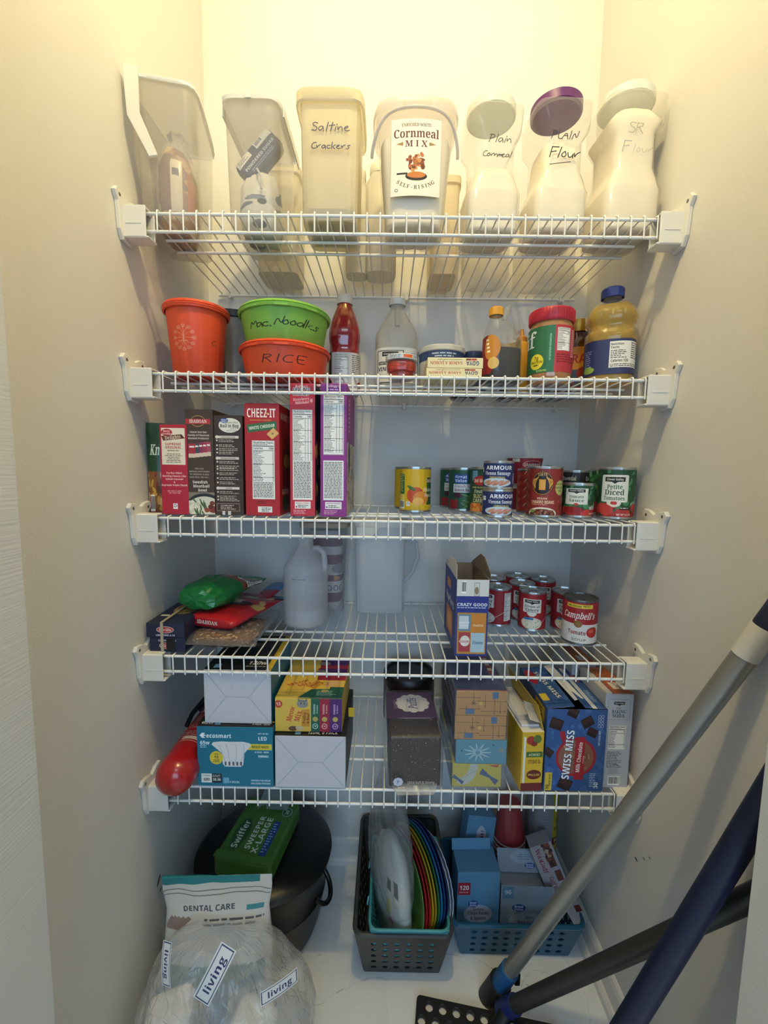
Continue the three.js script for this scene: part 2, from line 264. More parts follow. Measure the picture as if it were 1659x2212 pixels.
// a closed carton: printed body, tuck flap on top. m = [right, left, top, bottom, front, back]
function carton(name, label, b, m, o = {}) {
  const t = thing(name, label, o.cat || 'box', b.pos, o.turn || 0, o.group);
  part(t, 'body', mv(rbox(b.w, b.h, b.d, o.r || 0.0012), 0, b.h / 2, 0), m);
  if (!o.noflap) part(t, 'top_flap', mv(rbox(b.w - 0.002, 0.0012, b.d * 0.72, 0.0004), 0, b.h + 0.0005, b.d * 0.13), m[2]);
  return t;
}
const sides = (front, side, top, left) => [side, left || side, top || side, side, front, side];
// a tin can: metal shell with rims, paper label, pull ring
const labelGeo = (r, h, y0 = 0.0055, y1 = 0.0055) => loft([[y0, r + 0.0004, r + 0.0004], [h - y1, r + 0.0004, r + 0.0004]], { openTop: 1, openBottom: 1, n: 40 });
const ringGeo = merge([tube(arc((t) => [0.011 * Math.cos(t * 6.283), 0, 0.009 * Math.sin(t * 6.283)], 14).slice(0, 14), 0.0011, 6, true), mv(rbox(0.009, 0.0012, 0.012, 0.0004), 0, 0, -0.012)]);
const faceCam = (x, z) => Math.atan2(camera.position.x - x, camera.position.z - z);
function can(name, label, r, h, pos, turn, lab, o = {}) {
  const t = thing(name, label, o.cat || 'can', pos, turn + faceCam(pos[0], pos[2]), o.group), k = o.neck || 0;
  const sh = part(t, 'shell', lathe([[0, 0.002], [r - 0.003, 0.002], [r - 0.001, 0], [r + 0.0006, 0.001], [r + 0.0006, 0.004], [r, 0.005], [r, h - 0.005 - k], [r - k * 0.8, h - 0.004], [r + 0.0006 - k * 0.8, h - 0.003], [r - k * 0.8, h], [r - 0.002 - k * 0.8, h], [r - 0.003 - k * 0.8, h - 0.004], [r * 0.8, h - 0.0042], [r * 0.78, h - 0.0034], [0, h - 0.0034]]), o.dark ? tinDark : tin);
  part(t, 'paper_label', labelGeo(r, h, 0.0055, 0.0055 + k), lab);
  if (!o.noring) part(sh, 'pull_ring', ringGeo, tin).position.set(0, h - 0.0018, 0.004);
  return t;
}
function blockLid(rings) { return loft(rings, { n: 40 }); }
// free standing print on a flat face
const plate = (w, h) => new THREE.PlaneGeometry(w, h);
// ---------- top shelf ----------
const creamPl = (t = 0.6) => milky(new THREE.Color().setRGB(0.80, 0.76, 0.66), t, 0.45), clearPl = milky(new THREE.Color().setRGB(0.96, 0.95, 0.93), 0.92, 0.14), frost = milky(new THREE.Color().setRGB(0.90, 0.88, 0.85), 0.84, 0.24), flourMat = std(0xe9e2d2, 0.95), whitePl = milky(new THREE.Color().setRGB(0.88, 0.88, 0.85), 0.3, 0.4);
{ // bread keeper: frosted keeper with a folding pour flap, a wrapped loaf inside
  const p = at(392, 460, 0.29), h = at(350, 172, 0.37).y - H[0];
  const t = thing('cereal_keeper', 'frosted plastic cereal keeper with angled pour flap and bread bag inside', 'container', [p.x - 0.01, H[0] + 0.001, 0.275], 0.2);
  part(t, 'body', loft([[0, 0.05, 0.088, 7], [0.003, 0.053, 0.091, 7], [h * 0.62, 0.057, 0.098, 7], [h * 0.97, 0.059, 0.1, 7]], { openTop: 1 }), frost);
  const lid = part(t, 'lid', loft([[h * 0.965, 0.062, 0.104, 7], [h * 0.97, 0.063, 0.105, 7], [h * 0.995, 0.063, 0.105, 6], [h + 0.001, 0.058, 0.1, 6], [h + 0.003, 0.03, 0.07, 5]], { openBottom: 1 }), whitePl);
  const sp = [[-0.067, 0.01], [-0.042, 0.01], [-0.042, -0.07], [-0.012, -0.142], [-0.026, -0.146], [-0.062, -0.078]];
  const fl = part(lid, 'pour_flap', extr(sp, 0.004, [], 0.001), whitePl); fl.position.set(0.0, h * 0.985, 0.104);
  const bread = thing('bread_bag', 'clear bag holding sliced bread inside the frosted keeper', 'bag', [p.x - 0.01, H[0] + 0.004, 0.275], 0.2);
  part(bread, 'loaf', loft([[0, 0.028, 0.05, 3], [0.05, 0.036, 0.06, 3], [0.12, 0.036, 0.062, 3], [0.165, 0.022, 0.04, 2.5], [0.175, 0.006, 0.02, 2]], { bump: [0.004, 40], crease: 0 }), print(256, 256, (x) => { fill(x, '#b98f5e'); seed = 5; blobs(x, 0, 0, 256, 256, 90, ['#7e4f34', '#d9b98a', '#c29a69', '#8b5a3b'], 5, 26); fill(x, '#6d3e30', 96, 40, 30, 170); fill(x, '#e2d9c9', 126, 60, 24, 150); fill(x, '#c8693d', 160, 90, 26, 120); fill(x, '#34405f', 130, 90, 14, 20); }, 0.5));
  part(bread, 'wrapper', loft([[0.001, 0.031, 0.053, 3], [0.06, 0.041, 0.066, 3], [0.125, 0.041, 0.066, 3], [0.172, 0.026, 0.045, 2.5], [0.19, 0.012, 0.022, 2], [0.205, 0.02, 0.03, 2]], { bump: [0.003, 60, true], crease: 0 }), milky(0xffffff, 0.9, 0.2));
}
{ // second keeper with powdered sugar
  const p0 = at(478, 400, 0.365), p1 = at(603, 400, 0.365), w = p1.x - p0.x, x = (p0.x + p1.x) / 2, h = at(540, 203, 0.365).y - H[0];
  const t = thing('cereal_keeper', 'frosted plastic cereal keeper with notched lid and blue sugar bag inside', 'container', [x, H[0] + 0.001, 0.275], 0);
  part(t, 'body', loft([[0, w * 0.41, 0.078, 7], [0.003, w * 0.44, 0.081, 7], [h * 0.97, w * 0.485, 0.088, 7]], { openTop: 1 }), milky(new THREE.Color().setRGB(0.88, 0.86, 0.83), 0.84, 0.24));
  part(t, 'lid', loft([[h * 0.955, w * 0.52, 0.093, 7], [h * 0.985, w * 0.525, 0.094, 7], [h, w * 0.5, 0.09, 6], [h + 0.006, w * 0.42, 0.08, 6]], { openBottom: 1 }), whitePl);
  part(t, 'latch', mv(rbox(0.012, 0.014, 0.004, 0.001), 0, h * 0.972, 0.096), std(0xdedbd2, 0.4));
  part(t, 'side_rail', merge([-1, 1].map((s) => mv(rbox(0.003, 0.02, 0.15, 0.001), s * (w * 0.525 + 0.001), h * 0.945, -0.01))), whitePl);
  const b = thing('sugar_bag', 'crumpled blue and white powdered sugar bag inside the notched keeper', 'bag', [x, H[0] + 0.004, 0.28], 0);
  part(b, 'sack', loft([[0, w * 0.3, 0.04, 3], [0.04, w * 0.36, 0.05, 3], [0.09, w * 0.34, 0.046, 3], [0.12, w * 0.26, 0.034, 2.5], [0.13, w * 0.15, 0.016, 2]], { bump: [0.006, 45], crease: 0 }), print(256, 192, (x) => { fill(x, '#d9d8d4'); seed = 9; blobs(x, 0, 60, 256, 132, 26, ['#5b6b88', '#c5cbd3', '#eceae4', '#7d8aa0'], 6, 24); ell(x, 140, 110, 9, 9, '#333b4c'); }, 0.7));
  const band = part(b, 'printed_fold', mv(rbox(w * 0.92, 0.05, 0.036, 0.012, 2), 0, 0, 0), sides(print(384, 192, (x) => { fill(x, '#2c3a66'); fill(x, '#e8e5dc', 0, 0, 384, 70); fill(x, '#2c3a66', 150, 0, 60, 70); bars(x, 215, 8, 80, 50); rows(x, 20, 12, 110, 4, 12, '#2c3a66'); T(x, 'POWDERED SUGAR', 192, 118, 36, '#cfd4e2', { fit: 330 }); rows(x, 60, 150, 260, 2, 14, '#8f99b8', 'center'); }), std(0x2c3a66, 0.6), std(0xe1ded4, 0.6)));
  band.position.set(0.002, 0.155, 0.02); band.rotation.set(0, 0, 0.85);
  part(b, 'twist_tie', tube([[0, 0.125, 0.036], [0.006, 0.112, 0.05], [0.014, 0.1, 0.054], [0.014, 0.075, 0.055]], 0.0022, 6), std(0xcfd3da, 0.4));
}
const markDecal = (parent, w, h, y, z, cw, ch, draw) => { const m = part(parent, 'handwriting', plate(w, h), decal(cw, ch, draw)); m.position.set(0, y, z); return m; };
{ // saltine box
  const p0 = at(645, 400, 0.375), p1 = at(775, 400, 0.375), w = p1.x - p0.x, x = (p0.x + p1.x) / 2, h = at(710, 190, 0.375).y - H[0], m = milky(new THREE.Color().setRGB(0.86, 0.79, 0.60), 0.5, 0.4);
  const t = thing('cracker_container', 'yellowed tall plastic container with a handwritten saltine crackers label', 'container', [x, H[0] + 0.001, 0.305], 0);
  part(t, 'body', loft([[0, w * 0.45, 0.06, 8], [0.003, w * 0.47, 0.062, 8], [h * 0.95, w * 0.5, 0.068, 8]], { openTop: 1 }), m);
  part(t, 'lid', loft([[h * 0.885, w * 0.545, 0.0745, 7], [h * 0.9, w * 0.57, 0.077, 7], [h * 0.98, w * 0.575, 0.0775, 6], [h, w * 0.54, 0.073, 6]], { openBottom: 1 }), m);
  markDecal(t, w * 0.8, w * 0.8, h * 0.63, 0.07, 384, 384, (x) => { hand(x, 'Saltine', 50, 150, 62, '#2d3358', 7, -0.1, 0.86); hand(x, 'Crackers', 50, 280, 48, '#2d3358', 7, -0.1, 0.86); });
  const f = thing('cracker_sleeve', 'pale cracker stack inside the yellowed saltine container', 'food', [x, H[0] + 0.004, 0.305], 0);
  part(f, 'cracker_stack', mv(rbox(w * 0.8, h * 0.12, 0.1, 0.004), 0, h * 0.06, 0), std(0x9d9a92, 0.9));
}
{ // cornmeal bucket
  const x = at(894, 400, 0.31).x, h = at(894, 213, 0.36).y - H[0], z = 0.3, R = 0.078;
  const t = thing('meal_bucket', 'clear bucket with snap lid and a self-rising cornmeal mix label', 'container', [x, H[0] + 0.001, z], 0);
  part(t, 'tub', loft([[0, 0.055, 0.05, 4], [0.006, 0.062, 0.057, 4], [h * 0.86, R, 0.07, 4], [h * 0.9, R + 0.003, 0.073, 4]], { openTop: 1 }), clearPl);
  part(t, 'lid', loft([[h * 0.87, R + 0.007, 0.077, 4], [h * 0.9, R + 0.009, 0.079, 4], [h * 0.96, R + 0.006, 0.076, 4], [h, R - 0.008, 0.06, 3.5]], { openBottom: 1 }), milky(new THREE.Color().setRGB(0.88, 0.84, 0.80), 0.65, 0.3));
  part(t, 'carry_handle', tube(arc((a) => { const q = Math.PI * a; return [-(R + 0.011) * Math.cos(q), h * 0.86 - 0.05 * Math.abs(Math.cos(q)) ** 6, 0.02 + 0.062 * Math.sin(q)]; }, 24), 0.0032, 8), milky(new THREE.Color().setRGB(0.85, 0.82, 0.78), 0.5, 0.3));
  part(t, 'latch', mv(rbox(0.055, 0.018, 0.004, 0.0015), 0, h * 0.9, 0.0825), clearPl);
  const lab = part(t, 'paper_label', (() => { const g = new THREE.PlaneGeometry(0.098, 0.136, 12, 1), p = g.attributes.position; for (let i = 0; i < p.count; i++) p.setZ(i, -4.5 * p.getX(i) ** 2 * 0.6); g.computeVertexNormals(); return g; })(), print(420, 580, (x) => {
    fill(x, '#ece5d8'); T(x, 'ENRICHED WHITE', 210, 45, 32, '#46352c', { font: 'serif', fit: 250 }); T(x, 'Cornmeal', 210, 108, 88, '#5a2531', { font: 'serif', fit: 385 }); T(x, 'M I X', 210, 185, 66, '#5a2531', { font: 'serif', fit: 190 });
    poly(x, [[40, 185], [100, 170], [100, 200]], '#9a7a50'); poly(x, [[380, 185], [320, 170], [320, 200]], '#9a7a50');
    seed = 21; for (let i = 0; i < 40; i++) { const a = rnd() * 6.3, r = rnd() * 70; ell(x, 210 + r * Math.cos(a) * 1.2, 320 + r * Math.sin(a), 10 + rnd() * 16, 8 + rnd() * 12, ['#8c4a2b', '#b46b3c', '#6d3320', '#c98d57'][i % 4], rnd() * 3); }
    ell(x, 215, 430, 92, 34, '#221d1c'); ell(x, 215, 420, 78, 24, '#c9793a'); fill(x, '#221d1c', 50, 402, 90, 14);
    x.save(); for (let i = 0, s = 'SELF-RISING'; i < s.length; i++) { const a = (i - 5) * 0.115; T(x, s[i], 210 + Math.sin(a) * 270, 250 + Math.cos(a) * 265, 40, '#4a3a30', { font: 'serif', rot: -a * 57.3 }); } x.restore(); ring(x, 48, 535, 13, 10, '#333', 4);
  }, 0.7));
  lab.position.set(0, h * 0.5, 0.0715); lab.rotation.x = 0.055;
  const f = thing('cornmeal', 'white cornmeal filling the clear labelled bucket', 'food', [x, H[0] + 0.003, z], 0);
  part(f, 'meal', loft([[0, 0.051, 0.046, 4], [0.006, 0.058, 0.053, 4], [h * 0.7, 0.0705, 0.0625, 4], [h * 0.74, 0.05, 0.045, 3], [h * 0.75, 0.01, 0.01, 2]], { bump: [0.002, 60], crease: 0 }), flourMat);
}
// three clear grip jars of flour
function gripJar(u, uz, vTop, lidMat, label, scale, fillTo, words, inside, shift) {
  const z = uz, x = at(u, 480, z).x, s = scale, h = at(u, vTop, z + 0.02).y - H[0] - 0.02;
  const t = thing('grip_jar', label, 'jar', [x, H[0] + 0.001, z], 0.06);
  const prof = (k, d) => [[0.001 + d, 0.05 * k, 0.05 * k, 6], [0.006, 0.056 * k, 0.056 * k, 6], [0.062 * h / 0.2, 0.057 * k, 0.057 * k, 6], [0.066 * h / 0.2, 0.0545 * k, 0.0555 * k, 6], [0.08 * h / 0.2, 0.05 * k, 0.054 * k, 5], [0.094 * h / 0.2, 0.042 * k, 0.052 * k, 5], [0.145 * h / 0.2, 0.042 * k, 0.052 * k, 5], [0.16 * h / 0.2, 0.055 * k, 0.056 * k, 6], [h - 0.006, 0.058 * k, 0.058 * k, 6], [h - 0.001, 0.054 * k, 0.054 * k, 4]];
  const bd = part(t, 'body', loft([...prof(s, 0), [h, 0.047 * s, 0.047 * s, 2], [h + 0.008, 0.047 * s, 0.047 * s, 2]], { openTop: 1 }), clearPl);
  part(t, 'screw_lid', lathe([[0, h + 0.004], [0.05 * s, h + 0.003], [0.0515 * s, h + 0.004], [0.0515 * s, h + 0.02], [0.048 * s, h + 0.023], [0, h + 0.023]]), lidMat);
  const d = part(bd, 'handwriting', plate(0.078 * s, 0.078 * s), decal(340, 340, words)); d.position.set(shift, h * 0.63, 0.0525 * s + 0.0015);
  const f = thing('flour', inside, 'food', [x, H[0] + 0.003, z], 0.06);
  part(f, 'flour_fill', loft([[0, 0.046 * s, 0.046 * s, 4], ...prof(s * 0.955, 0).filter((r) => r[0] > 0.002 && r[0] < h * fillTo), [h * fillTo, 0.038 * s, 0.046 * s, 3.5], [h * fillTo + 0.004, 0.01, 0.01, 2]], { bump: [0.0012, 70], crease: 0 }), flourMat);
  return t;
}
gripJar(1052, 0.285, 226, milky(new THREE.Color().setRGB(0.82, 0.85, 0.80), 0.35, 0.4), 'clear grip jar with pale lid handwritten plain cornmeal', 1.0, 0.5, (x) => { hand(x, 'Plain', 90, 110, 66, '#23242c', 6, -0.14, 0.74); hand(x, 'Cornmeal', 40, 230, 48, '#23242c', 6, -0.14, 0.74); }, 'pale cornmeal in the jar under the pale lid', 0.0);
gripJar(1189, 0.285, 218, std(0x5a1c66, 0.45), 'clear grip jar with purple lid handwritten plain flour', 1.02, 0.68, (x) => { hand(x, 'PLAIN', 60, 105, 66, '#2a2b38', 7, -0.18, 0.78); hand(x, 'Flour', 50, 255, 82, '#262838', 9, -0.16, 0.74); x.strokeStyle = '#262838'; x.lineWidth = 6; x.beginPath(); x.moveTo(60, 315); x.lineTo(250, 285); x.stroke(); }, 'white flour in the jar under the purple lid', -0.006);
gripJar(1335, 0.29, 204, milky(new THREE.Color().setRGB(0.84, 0.87, 0.82), 0.3, 0.4), 'full grip jar with white lid and faded self-rising flour handwriting', 1.06, 0.88, (x) => { x.globalAlpha = 0.55; hand(x, 'SR', 110, 105, 84, '#4f5b5d', 6, -0.1, 0.8); x.globalAlpha = 0.6; hand(x, 'F', 70, 250, 84, '#3c6068', 6, -0.1, 0.8); x.globalAlpha = 0.3; hand(x, 'lour', 150, 250, 66, '#3c6068', 6, -0.1, 0.8); }, 'white flour filling the jar under the white lid', -0.012);
// containers behind
function backBox(u0, u1, vT, z, d, mat, label, lidMat) {
  const x0 = at(u0, 430, z).x, x1 = at(u1, 430, z).x, w = x1 - x0, h = at((u0 + u1) / 2, vT, z).y - H[0];
  const t = thing('storage_box', label, 'container', [(x0 + x1) / 2, H[0] + 0.001, z - d / 2], 0);
  part(t, 'body', loft([[0, w * 0.45, d * 0.45, 7], [h * 0.92, w * 0.49, d * 0.49, 7]], { openTop: 1 }), mat); part(t, 'lid', loft([[h * 0.92, w * 0.53, d * 0.53, 7], [h * 0.99, w * 0.53, d * 0.53, 7], [h, w * 0.5, d * 0.5, 7]], { openBottom: 1 }), lidMat || mat);
}
backBox(545, 645, 352, 0.15, 0.12, creamPl(0.4), 'cream storage box behind the notched sugar keeper and saltine container');
backBox(930, 996, 378, 0.15, 0.12, milky(new THREE.Color().setRGB(0.82, 0.72, 0.52), 0.35, 0.5), 'tan storage box behind the cornmeal bucket');
for (const [u, vT, w, label] of [[772, 372, 46, 'milky plastic jar standing behind the saltine container'], [824, 362, 64, 'milky plastic jar with ribbed cap standing behind the cornmeal bucket']]) {
  const z = 0.12, x = at(u, 430, z).x, r = w * 0.00062, h = at(u, vT, z).y - H[0], t = thing('plastic_jar', label, 'jar', [x, H[0] + 0.001, z]);
  part(t, 'body', loft([[0, r * 0.94, r * 0.94, 3], [0.004, r, r, 3], [h * 0.8, r, r, 3], [h * 0.9, r * 0.7, r * 0.7, 2.5]], {}), creamPl(0.45)); part(t, 'cap', lathe([[r * 0.74, h * 0.9], [r * 0.76, h * 0.905], [r * 0.76, h * 0.985], [r * 0.7, h], [0, h]]), std(0xd9d3c2, 0.5));
}
for (const [u, w, label] of [[1045, 100, 'empty clear jar standing behind the plain cornmeal jar'], [1170, 120, 'empty clear jar standing behind the plain flour jar']]) {
  const z = 0.09, x = at(u, 600, z).x, r = w * 0.00058, t = thing('clear_jar', label, 'jar', [x, H[0] + 0.001, z]);
  part(t, 'body', loft([[0, r * 0.9, r * 0.9, 4], [0.005, r, r, 4], [0.16, r, r, 4]], {}), milky(new THREE.Color().setRGB(0.93, 0.92, 0.9), 0.9, 0.15)); part(t, 'lid', lathe([[r * 1.02, 0.16], [r * 1.03, 0.175], [0, 0.177]]), clearPl);
}

// ---------- second shelf ----------
const orangePl = std(0xe0502b, 0.5), orangeLid = std(0xdd4c2a, 0.45), greenPl = std(0x7db548, 0.5);
{ // tall orange canister with pressed curl motif
  const z = 0.3, x = at(425, 812, z).x, h = at(425, 655, z + 0.04).y - H[1];
  const t = thing('orange_canister', 'tall tapered orange plastic canister with white scroll motif', 'canister', [x + 0.004, H[1] + 0.001, z]);
  part(t, 'body', loft([[0, 0.048, 0.048], [0.003, 0.05, 0.05], [h * 0.93, 0.0625, 0.0625]], { openTop: 1, n: 64 }), print(1024, 512, (x) => {
    fill(x, '#e0502b'); x.strokeStyle = '#e8a48b'; x.lineWidth = 2.5;
    for (let k = 0; k < 12; k++) { const a = k / 12 * 6.283, ex = 500 + Math.sin(a) * 62, ey = 235 - Math.cos(a) * 84; x.beginPath(); x.moveTo(500, 235); x.quadraticCurveTo(500 + Math.sin(a) * 12, 235 - Math.cos(a) * 70, ex, ey); x.stroke(); ring(x, ex, ey, 11, 11, '#e8a48b', 2.5); ring(x, ex, ey, 5, 5, '#e8a48b', 2); }
    rows(x, 462, 256, 80, 1, 10, '#e8a48b'); hand(x, 'C', 660, 270, 40, '#5e2a1c', 4);
  }, 0.5));
  part(t, 'lid', lathe([[0.0645, h * 0.9], [0.0685, h * 0.905], [0.0695, h * 0.94], [0.0675, h * 0.955], [0.069, h * 0.965], [0.066, h], [0, h]], 64), orangeLid);
}
{ // grey pitcher behind
  const z = 0.16, x = at(508, 760, z).x, h = at(510, 680, z).y - H[1], t = thing('pitcher', 'grey translucent pitcher with black lid behind the orange canisters', 'pitcher', [x, H[1] + 0.001, z]);
  part(t, 'body', loft([[0, 0.042, 0.042], [h * 0.9, 0.052, 0.052]], {}), milky(new THREE.Color().setRGB(0.35, 0.35, 0.36), 0.5, 0.3)); part(t, 'lid', lathe([[0.0535, h * 0.88], [0.056, h * 0.89], [0.056, h * 0.97], [0.03, h], [0, h]]), std(0x1c1b1d, 0.45));
  part(t, 'handle', tube([[0.05, h * 0.85, 0], [0.075, h * 0.84, 0], [0.082, h * 0.75, 0], [0.08, h * 0.45, 0], [0.07, h * 0.36, 0], [0.046, h * 0.35, 0]], 0.006, 8), std(0x2a292c, 0.45));
}
// two wide canisters, the green one standing on the orange one
function wide(name, label, x, y, z, h, R0, R1, map, lidMat) {
  const t = thing(name, label, 'canister', [x, y, z]);
  part(t, 'body', loft([[0, R0 - 0.002, R0 - 0.002], [0.003, R0, R0], [h * 0.88, R1, R1]], { openTop: 1, n: 64 }), map);
  const ld = part(t, 'lid', lathe([[R1 + 0.001, h * 0.83], [R1 + 0.0045, h * 0.835], [R1 + 0.006, h * 0.9], [R1 + 0.003, h * 0.925], [R1 + 0.005, h * 0.935], [R1 + 0.001, h], [R1 - 0.008, h], [R1 - 0.012, h - 0.004], [0, h - 0.004]], 64), lidMat);
  for (const a of [-0.5, 0.15, 0.8]) part(ld, 'lid_tab', mv(rbox(0.03, 0.004, 0.006, 0.0015), 0, h * 0.84, R1 + 0.0035).rotateY(a), lidMat);
  return t;
}
{
  const z = 0.275, x = at(617, 800, z).x, yT = at(620, 733, z + 0.09).y, h1 = yT - H[1] - 0.001, h2 = at(620, 648, z + 0.09).y - yT + 0.004;
  wide('orange_canister', 'wide orange canister handwritten rice, under the green one', x, H[1] + 0.001, z, h1, 0.085, 0.0965, print(1024, 200, (x) => { fill(x, '#df5029'); hand(x, 'RICE', 455, 116, 50, '#2a1a15', 4.5, -0.1, 1.0); }, 0.5), orangeLid);
  wide('green_canister', 'wide green canister handwritten macaroni noodles', x, yT - 0.003, z, h2, 0.084, 0.0965, print(1024, 200, (x) => { fill(x, '#7cb347'); hand(x, 'Mac.', 400, 118, 42, '#1d2415', 4.5, -0.05, 0.7); hand(x, 'Noodles', 505, 108, 44, '#1d2415', 4.5, -0.1, 0.66); for (let k = 0; k < 8; k++) ring(x, 655 + 12 * Math.cos(k * 0.785), 108 + 20 * Math.sin(k * 0.785), 6, 6, '#8fbf5e', 2); }, 0.5), greenPl);
}
{ // red juice bottle
  const z = 0.13, x = at(744, 800, z).x, h = at(746, 641, z).y - H[1], r = 0.041, t = thing('juice_bottle', 'tall red juice bottle with white cap and facts label', 'bottle', [x, H[1] + 0.001, z], 0.1);
  part(t, 'body', loft([[0, r * 0.9, r * 0.9, 3], [0.006, r, r, 3], [h * 0.4, r, r, 3], [h * 0.42, r * 0.94, r * 0.94, 3], [h * 0.5, r * 0.92, r * 0.92, 3], [h * 0.52, r * 0.97, r * 0.97, 3], [h * 0.6, r, r, 3], [h * 0.66, r * 0.95, r * 0.95, 3], [h * 0.8, r * 0.7, r * 0.7, 2.4], [h * 0.9, r * 0.46, r * 0.46], [h * 0.95, r * 0.44, r * 0.44]]), phys(0x9a1520, 0.15, { clearcoat: 0.8, clearcoatRoughness: 0.1 }));
  part(t, 'paper_label', loft([[h * 0.03, r * 1.012, r * 1.012, 3], [h * 0.4, r * 1.012, r * 1.012, 3]], { openTop: 1, openBottom: 1 }), print(640, 220, (x) => { fill(x, '#d8d0c8'); facts(x, 260, 8, 86, 170, '5'); rows(x, 365, 14, 60, 12, 11, '#555'); rows(x, 436, 20, 18, 9, 14, '#444', 'full'); ell(x, 420, 190, 26, 22, '#b3202c'); fill(x, '#1d1a1c', 215, 0, 26, 220); ell(x, 150, 120, 60, 60, '#b3202c'); }, 0.5));
  part(t, 'cap', cyl(r * 0.5, r * 0.5, h * 0.085, h * 0.955, 28), std(0xd6d2cc, 0.5));
}
{ // vinegar jug
  const z = 0.16, x = at(856, 800, z).x, h = at(857, 649, z).y - H[1], r = 0.054, jm = milky(new THREE.Color().setRGB(0.88, 0.85, 0.80), 0.72, 0.3), t = thing('vinegar_jug', 'milky vinegar jug with moulded handle and white cap', 'jug', [x, H[1] + 0.001, z]);
  part(t, 'body', loft([[0, r * 0.92, r * 0.92, 3], [0.005, r, r, 3], [h * 0.56, r, r, 3], [h * 0.62, r * 0.96, r * 0.96, 2.8], [h * 0.8, r * 0.55, r * 0.55, 2.2], [h * 0.88, r * 0.34, r * 0.34], [h * 0.94, r * 0.33, r * 0.33]]), jm);
  part(t, 'vinegar', loft([[0.003, r * 0.9, r * 0.9, 3], [0.008, r * 0.96, r * 0.96, 3], [h * 0.55, r * 0.96, r * 0.96, 3]]), milky(new THREE.Color().setRGB(0.86, 0.83, 0.76), 0.5, 0.2));
  part(t, 'handle', tube([[0, h * 0.86, r * 0.3], [0, h * 0.85, r * 0.6], [0, h * 0.76, r * 0.82], [0, h * 0.66, r * 0.9]], 0.0065, 8), jm);
  part(t, 'cap', lathe([[r * 0.37, h * 0.93], [r * 0.39, h * 0.935], [r * 0.39, h * 0.995], [r * 0.34, h], [0, h]]), std(0xdcd8cf, 0.5));
  const lb = part(t, 'paper_label', loft([[h * 0.08, r * 1.012, r * 1.012, 3], [h * 0.44, r * 1.012, r * 1.012, 3]], { openTop: 1, openBottom: 1 }), print(720, 200, (x) => { fill(x, '#dcd7cd'); x.strokeStyle = '#222'; x.lineWidth = 4; x.strokeRect(262, 18, 130, 180); fill(x, '#1d1f1c', 288, 24, 80, 26); T(x, 'Clover Valley', 328, 37, 14, '#ddd', { fit: 68 }); fill(x, '#1d1f1c', 270, 80, 70, 18); T(x, 'DISTILLED', 305, 89, 14, '#ddd', { fit: 62 }); T(x, 'VINEGAR', 318, 122, 30, '#1d1f1c', { fit: 104 }); rows(x, 400, 30, 80, 14, 11, '#555'); }, 0.6));
}
{ // salsa jar
  const z = 0.325, x = at(867, 800, z).x, h = at(867, 764, z + 0.03).y - H[1], r = 0.0335, t = thing('salsa_jar', 'small jar of red salsa with white and orange lid', 'jar', [x, H[1] + 0.001, z]);
  part(t, 'glass', loft([[0, r * 0.8, r * 0.8], [0.006, r * 0.86, r * 0.86], [0.014, r * 0.82, r * 0.82], [h * 0.35, r * 0.95, r * 0.95], [h * 0.62, r, r], [h * 0.8, r * 0.9, r * 0.9]]), milky(new THREE.Color().setRGB(0.98, 0.97, 0.96), 0.98, 0.05));
  part(t, 'salsa', loft([[0.002, r * 0.76, r * 0.76], [0.006, r * 0.82, r * 0.82], [0.014, r * 0.78, r * 0.78], [h * 0.35, r * 0.91, r * 0.91], [h * 0.62, r * 0.96, r * 0.96], [h * 0.76, r * 0.86, r * 0.86]]), print(256, 128, (x) => { fill(x, '#9c1a10'); seed = 3; blobs(x, 0, 0, 256, 128, 120, ['#b3241a', '#7a100a', '#c23a24'], 3, 9); }, 0.4));
  part(t, 'lid', loft([[h * 0.79, r * 0.99, r * 0.99], [h * 0.8, r * 1.03, r * 1.03], [h * 0.97, r * 1.03, r * 1.03], [h, r * 0.98, r * 0.98]]), print(640, 64, (x) => { fill(x, '#c9cdd0'); fill(x, '#d8622b', 330, 14, 60, 40); rows(x, 240, 16, 80, 3, 14, '#47627c'); rows(x, 400, 16, 60, 3, 14, '#47627c'); }, 0.45));
}
function tub(u, vT, z, r, map, lidMat, label, lidh = 0.14) {
  const x = at(u, 800, z).x, h = at(u, vT, z).y - H[1], t = thing('lidded_tub', label, 'tub', [x, H[1] + 0.001, z]);
  part(t, 'body', loft([[0, r * 0.94, r * 0.94], [0.004, r * 0.97, r * 0.97], [h * (1 - lidh), r, r]], { openTop: 1 }), map);
  part(t, 'lid', lathe([[r * 1.01, h * (0.98 - lidh)], [r * 1.045, h * (1 - lidh)], [r * 1.045, h * 0.97], [r * 0.98, h], [0, h]]), lidMat);
}
tub(953, 757, 0.19, 0.055, print(640, 200, (x) => { fill(x, '#c9c4b6'); fill(x, '#31496f', 0, 0, 640, 50); rows(x, 260, 16, 120, 2, 14, '#c5ccd8', 'center'); seed = 8; blobs(x, 200, 110, 240, 90, 60, ['#8a826b', '#b9b29c', '#6f6a58'], 4, 12); }), std(0xc9c6bc, 0.5), 'round tub with blue band and white lid behind the flat seasoning boxes', 0.12);
tub(1022, 766, 0.17, 0.033, std(0x3a3f54, 0.5), std(0x2a3458, 0.4), 'dark tub with navy lid beside the syrup bottle');
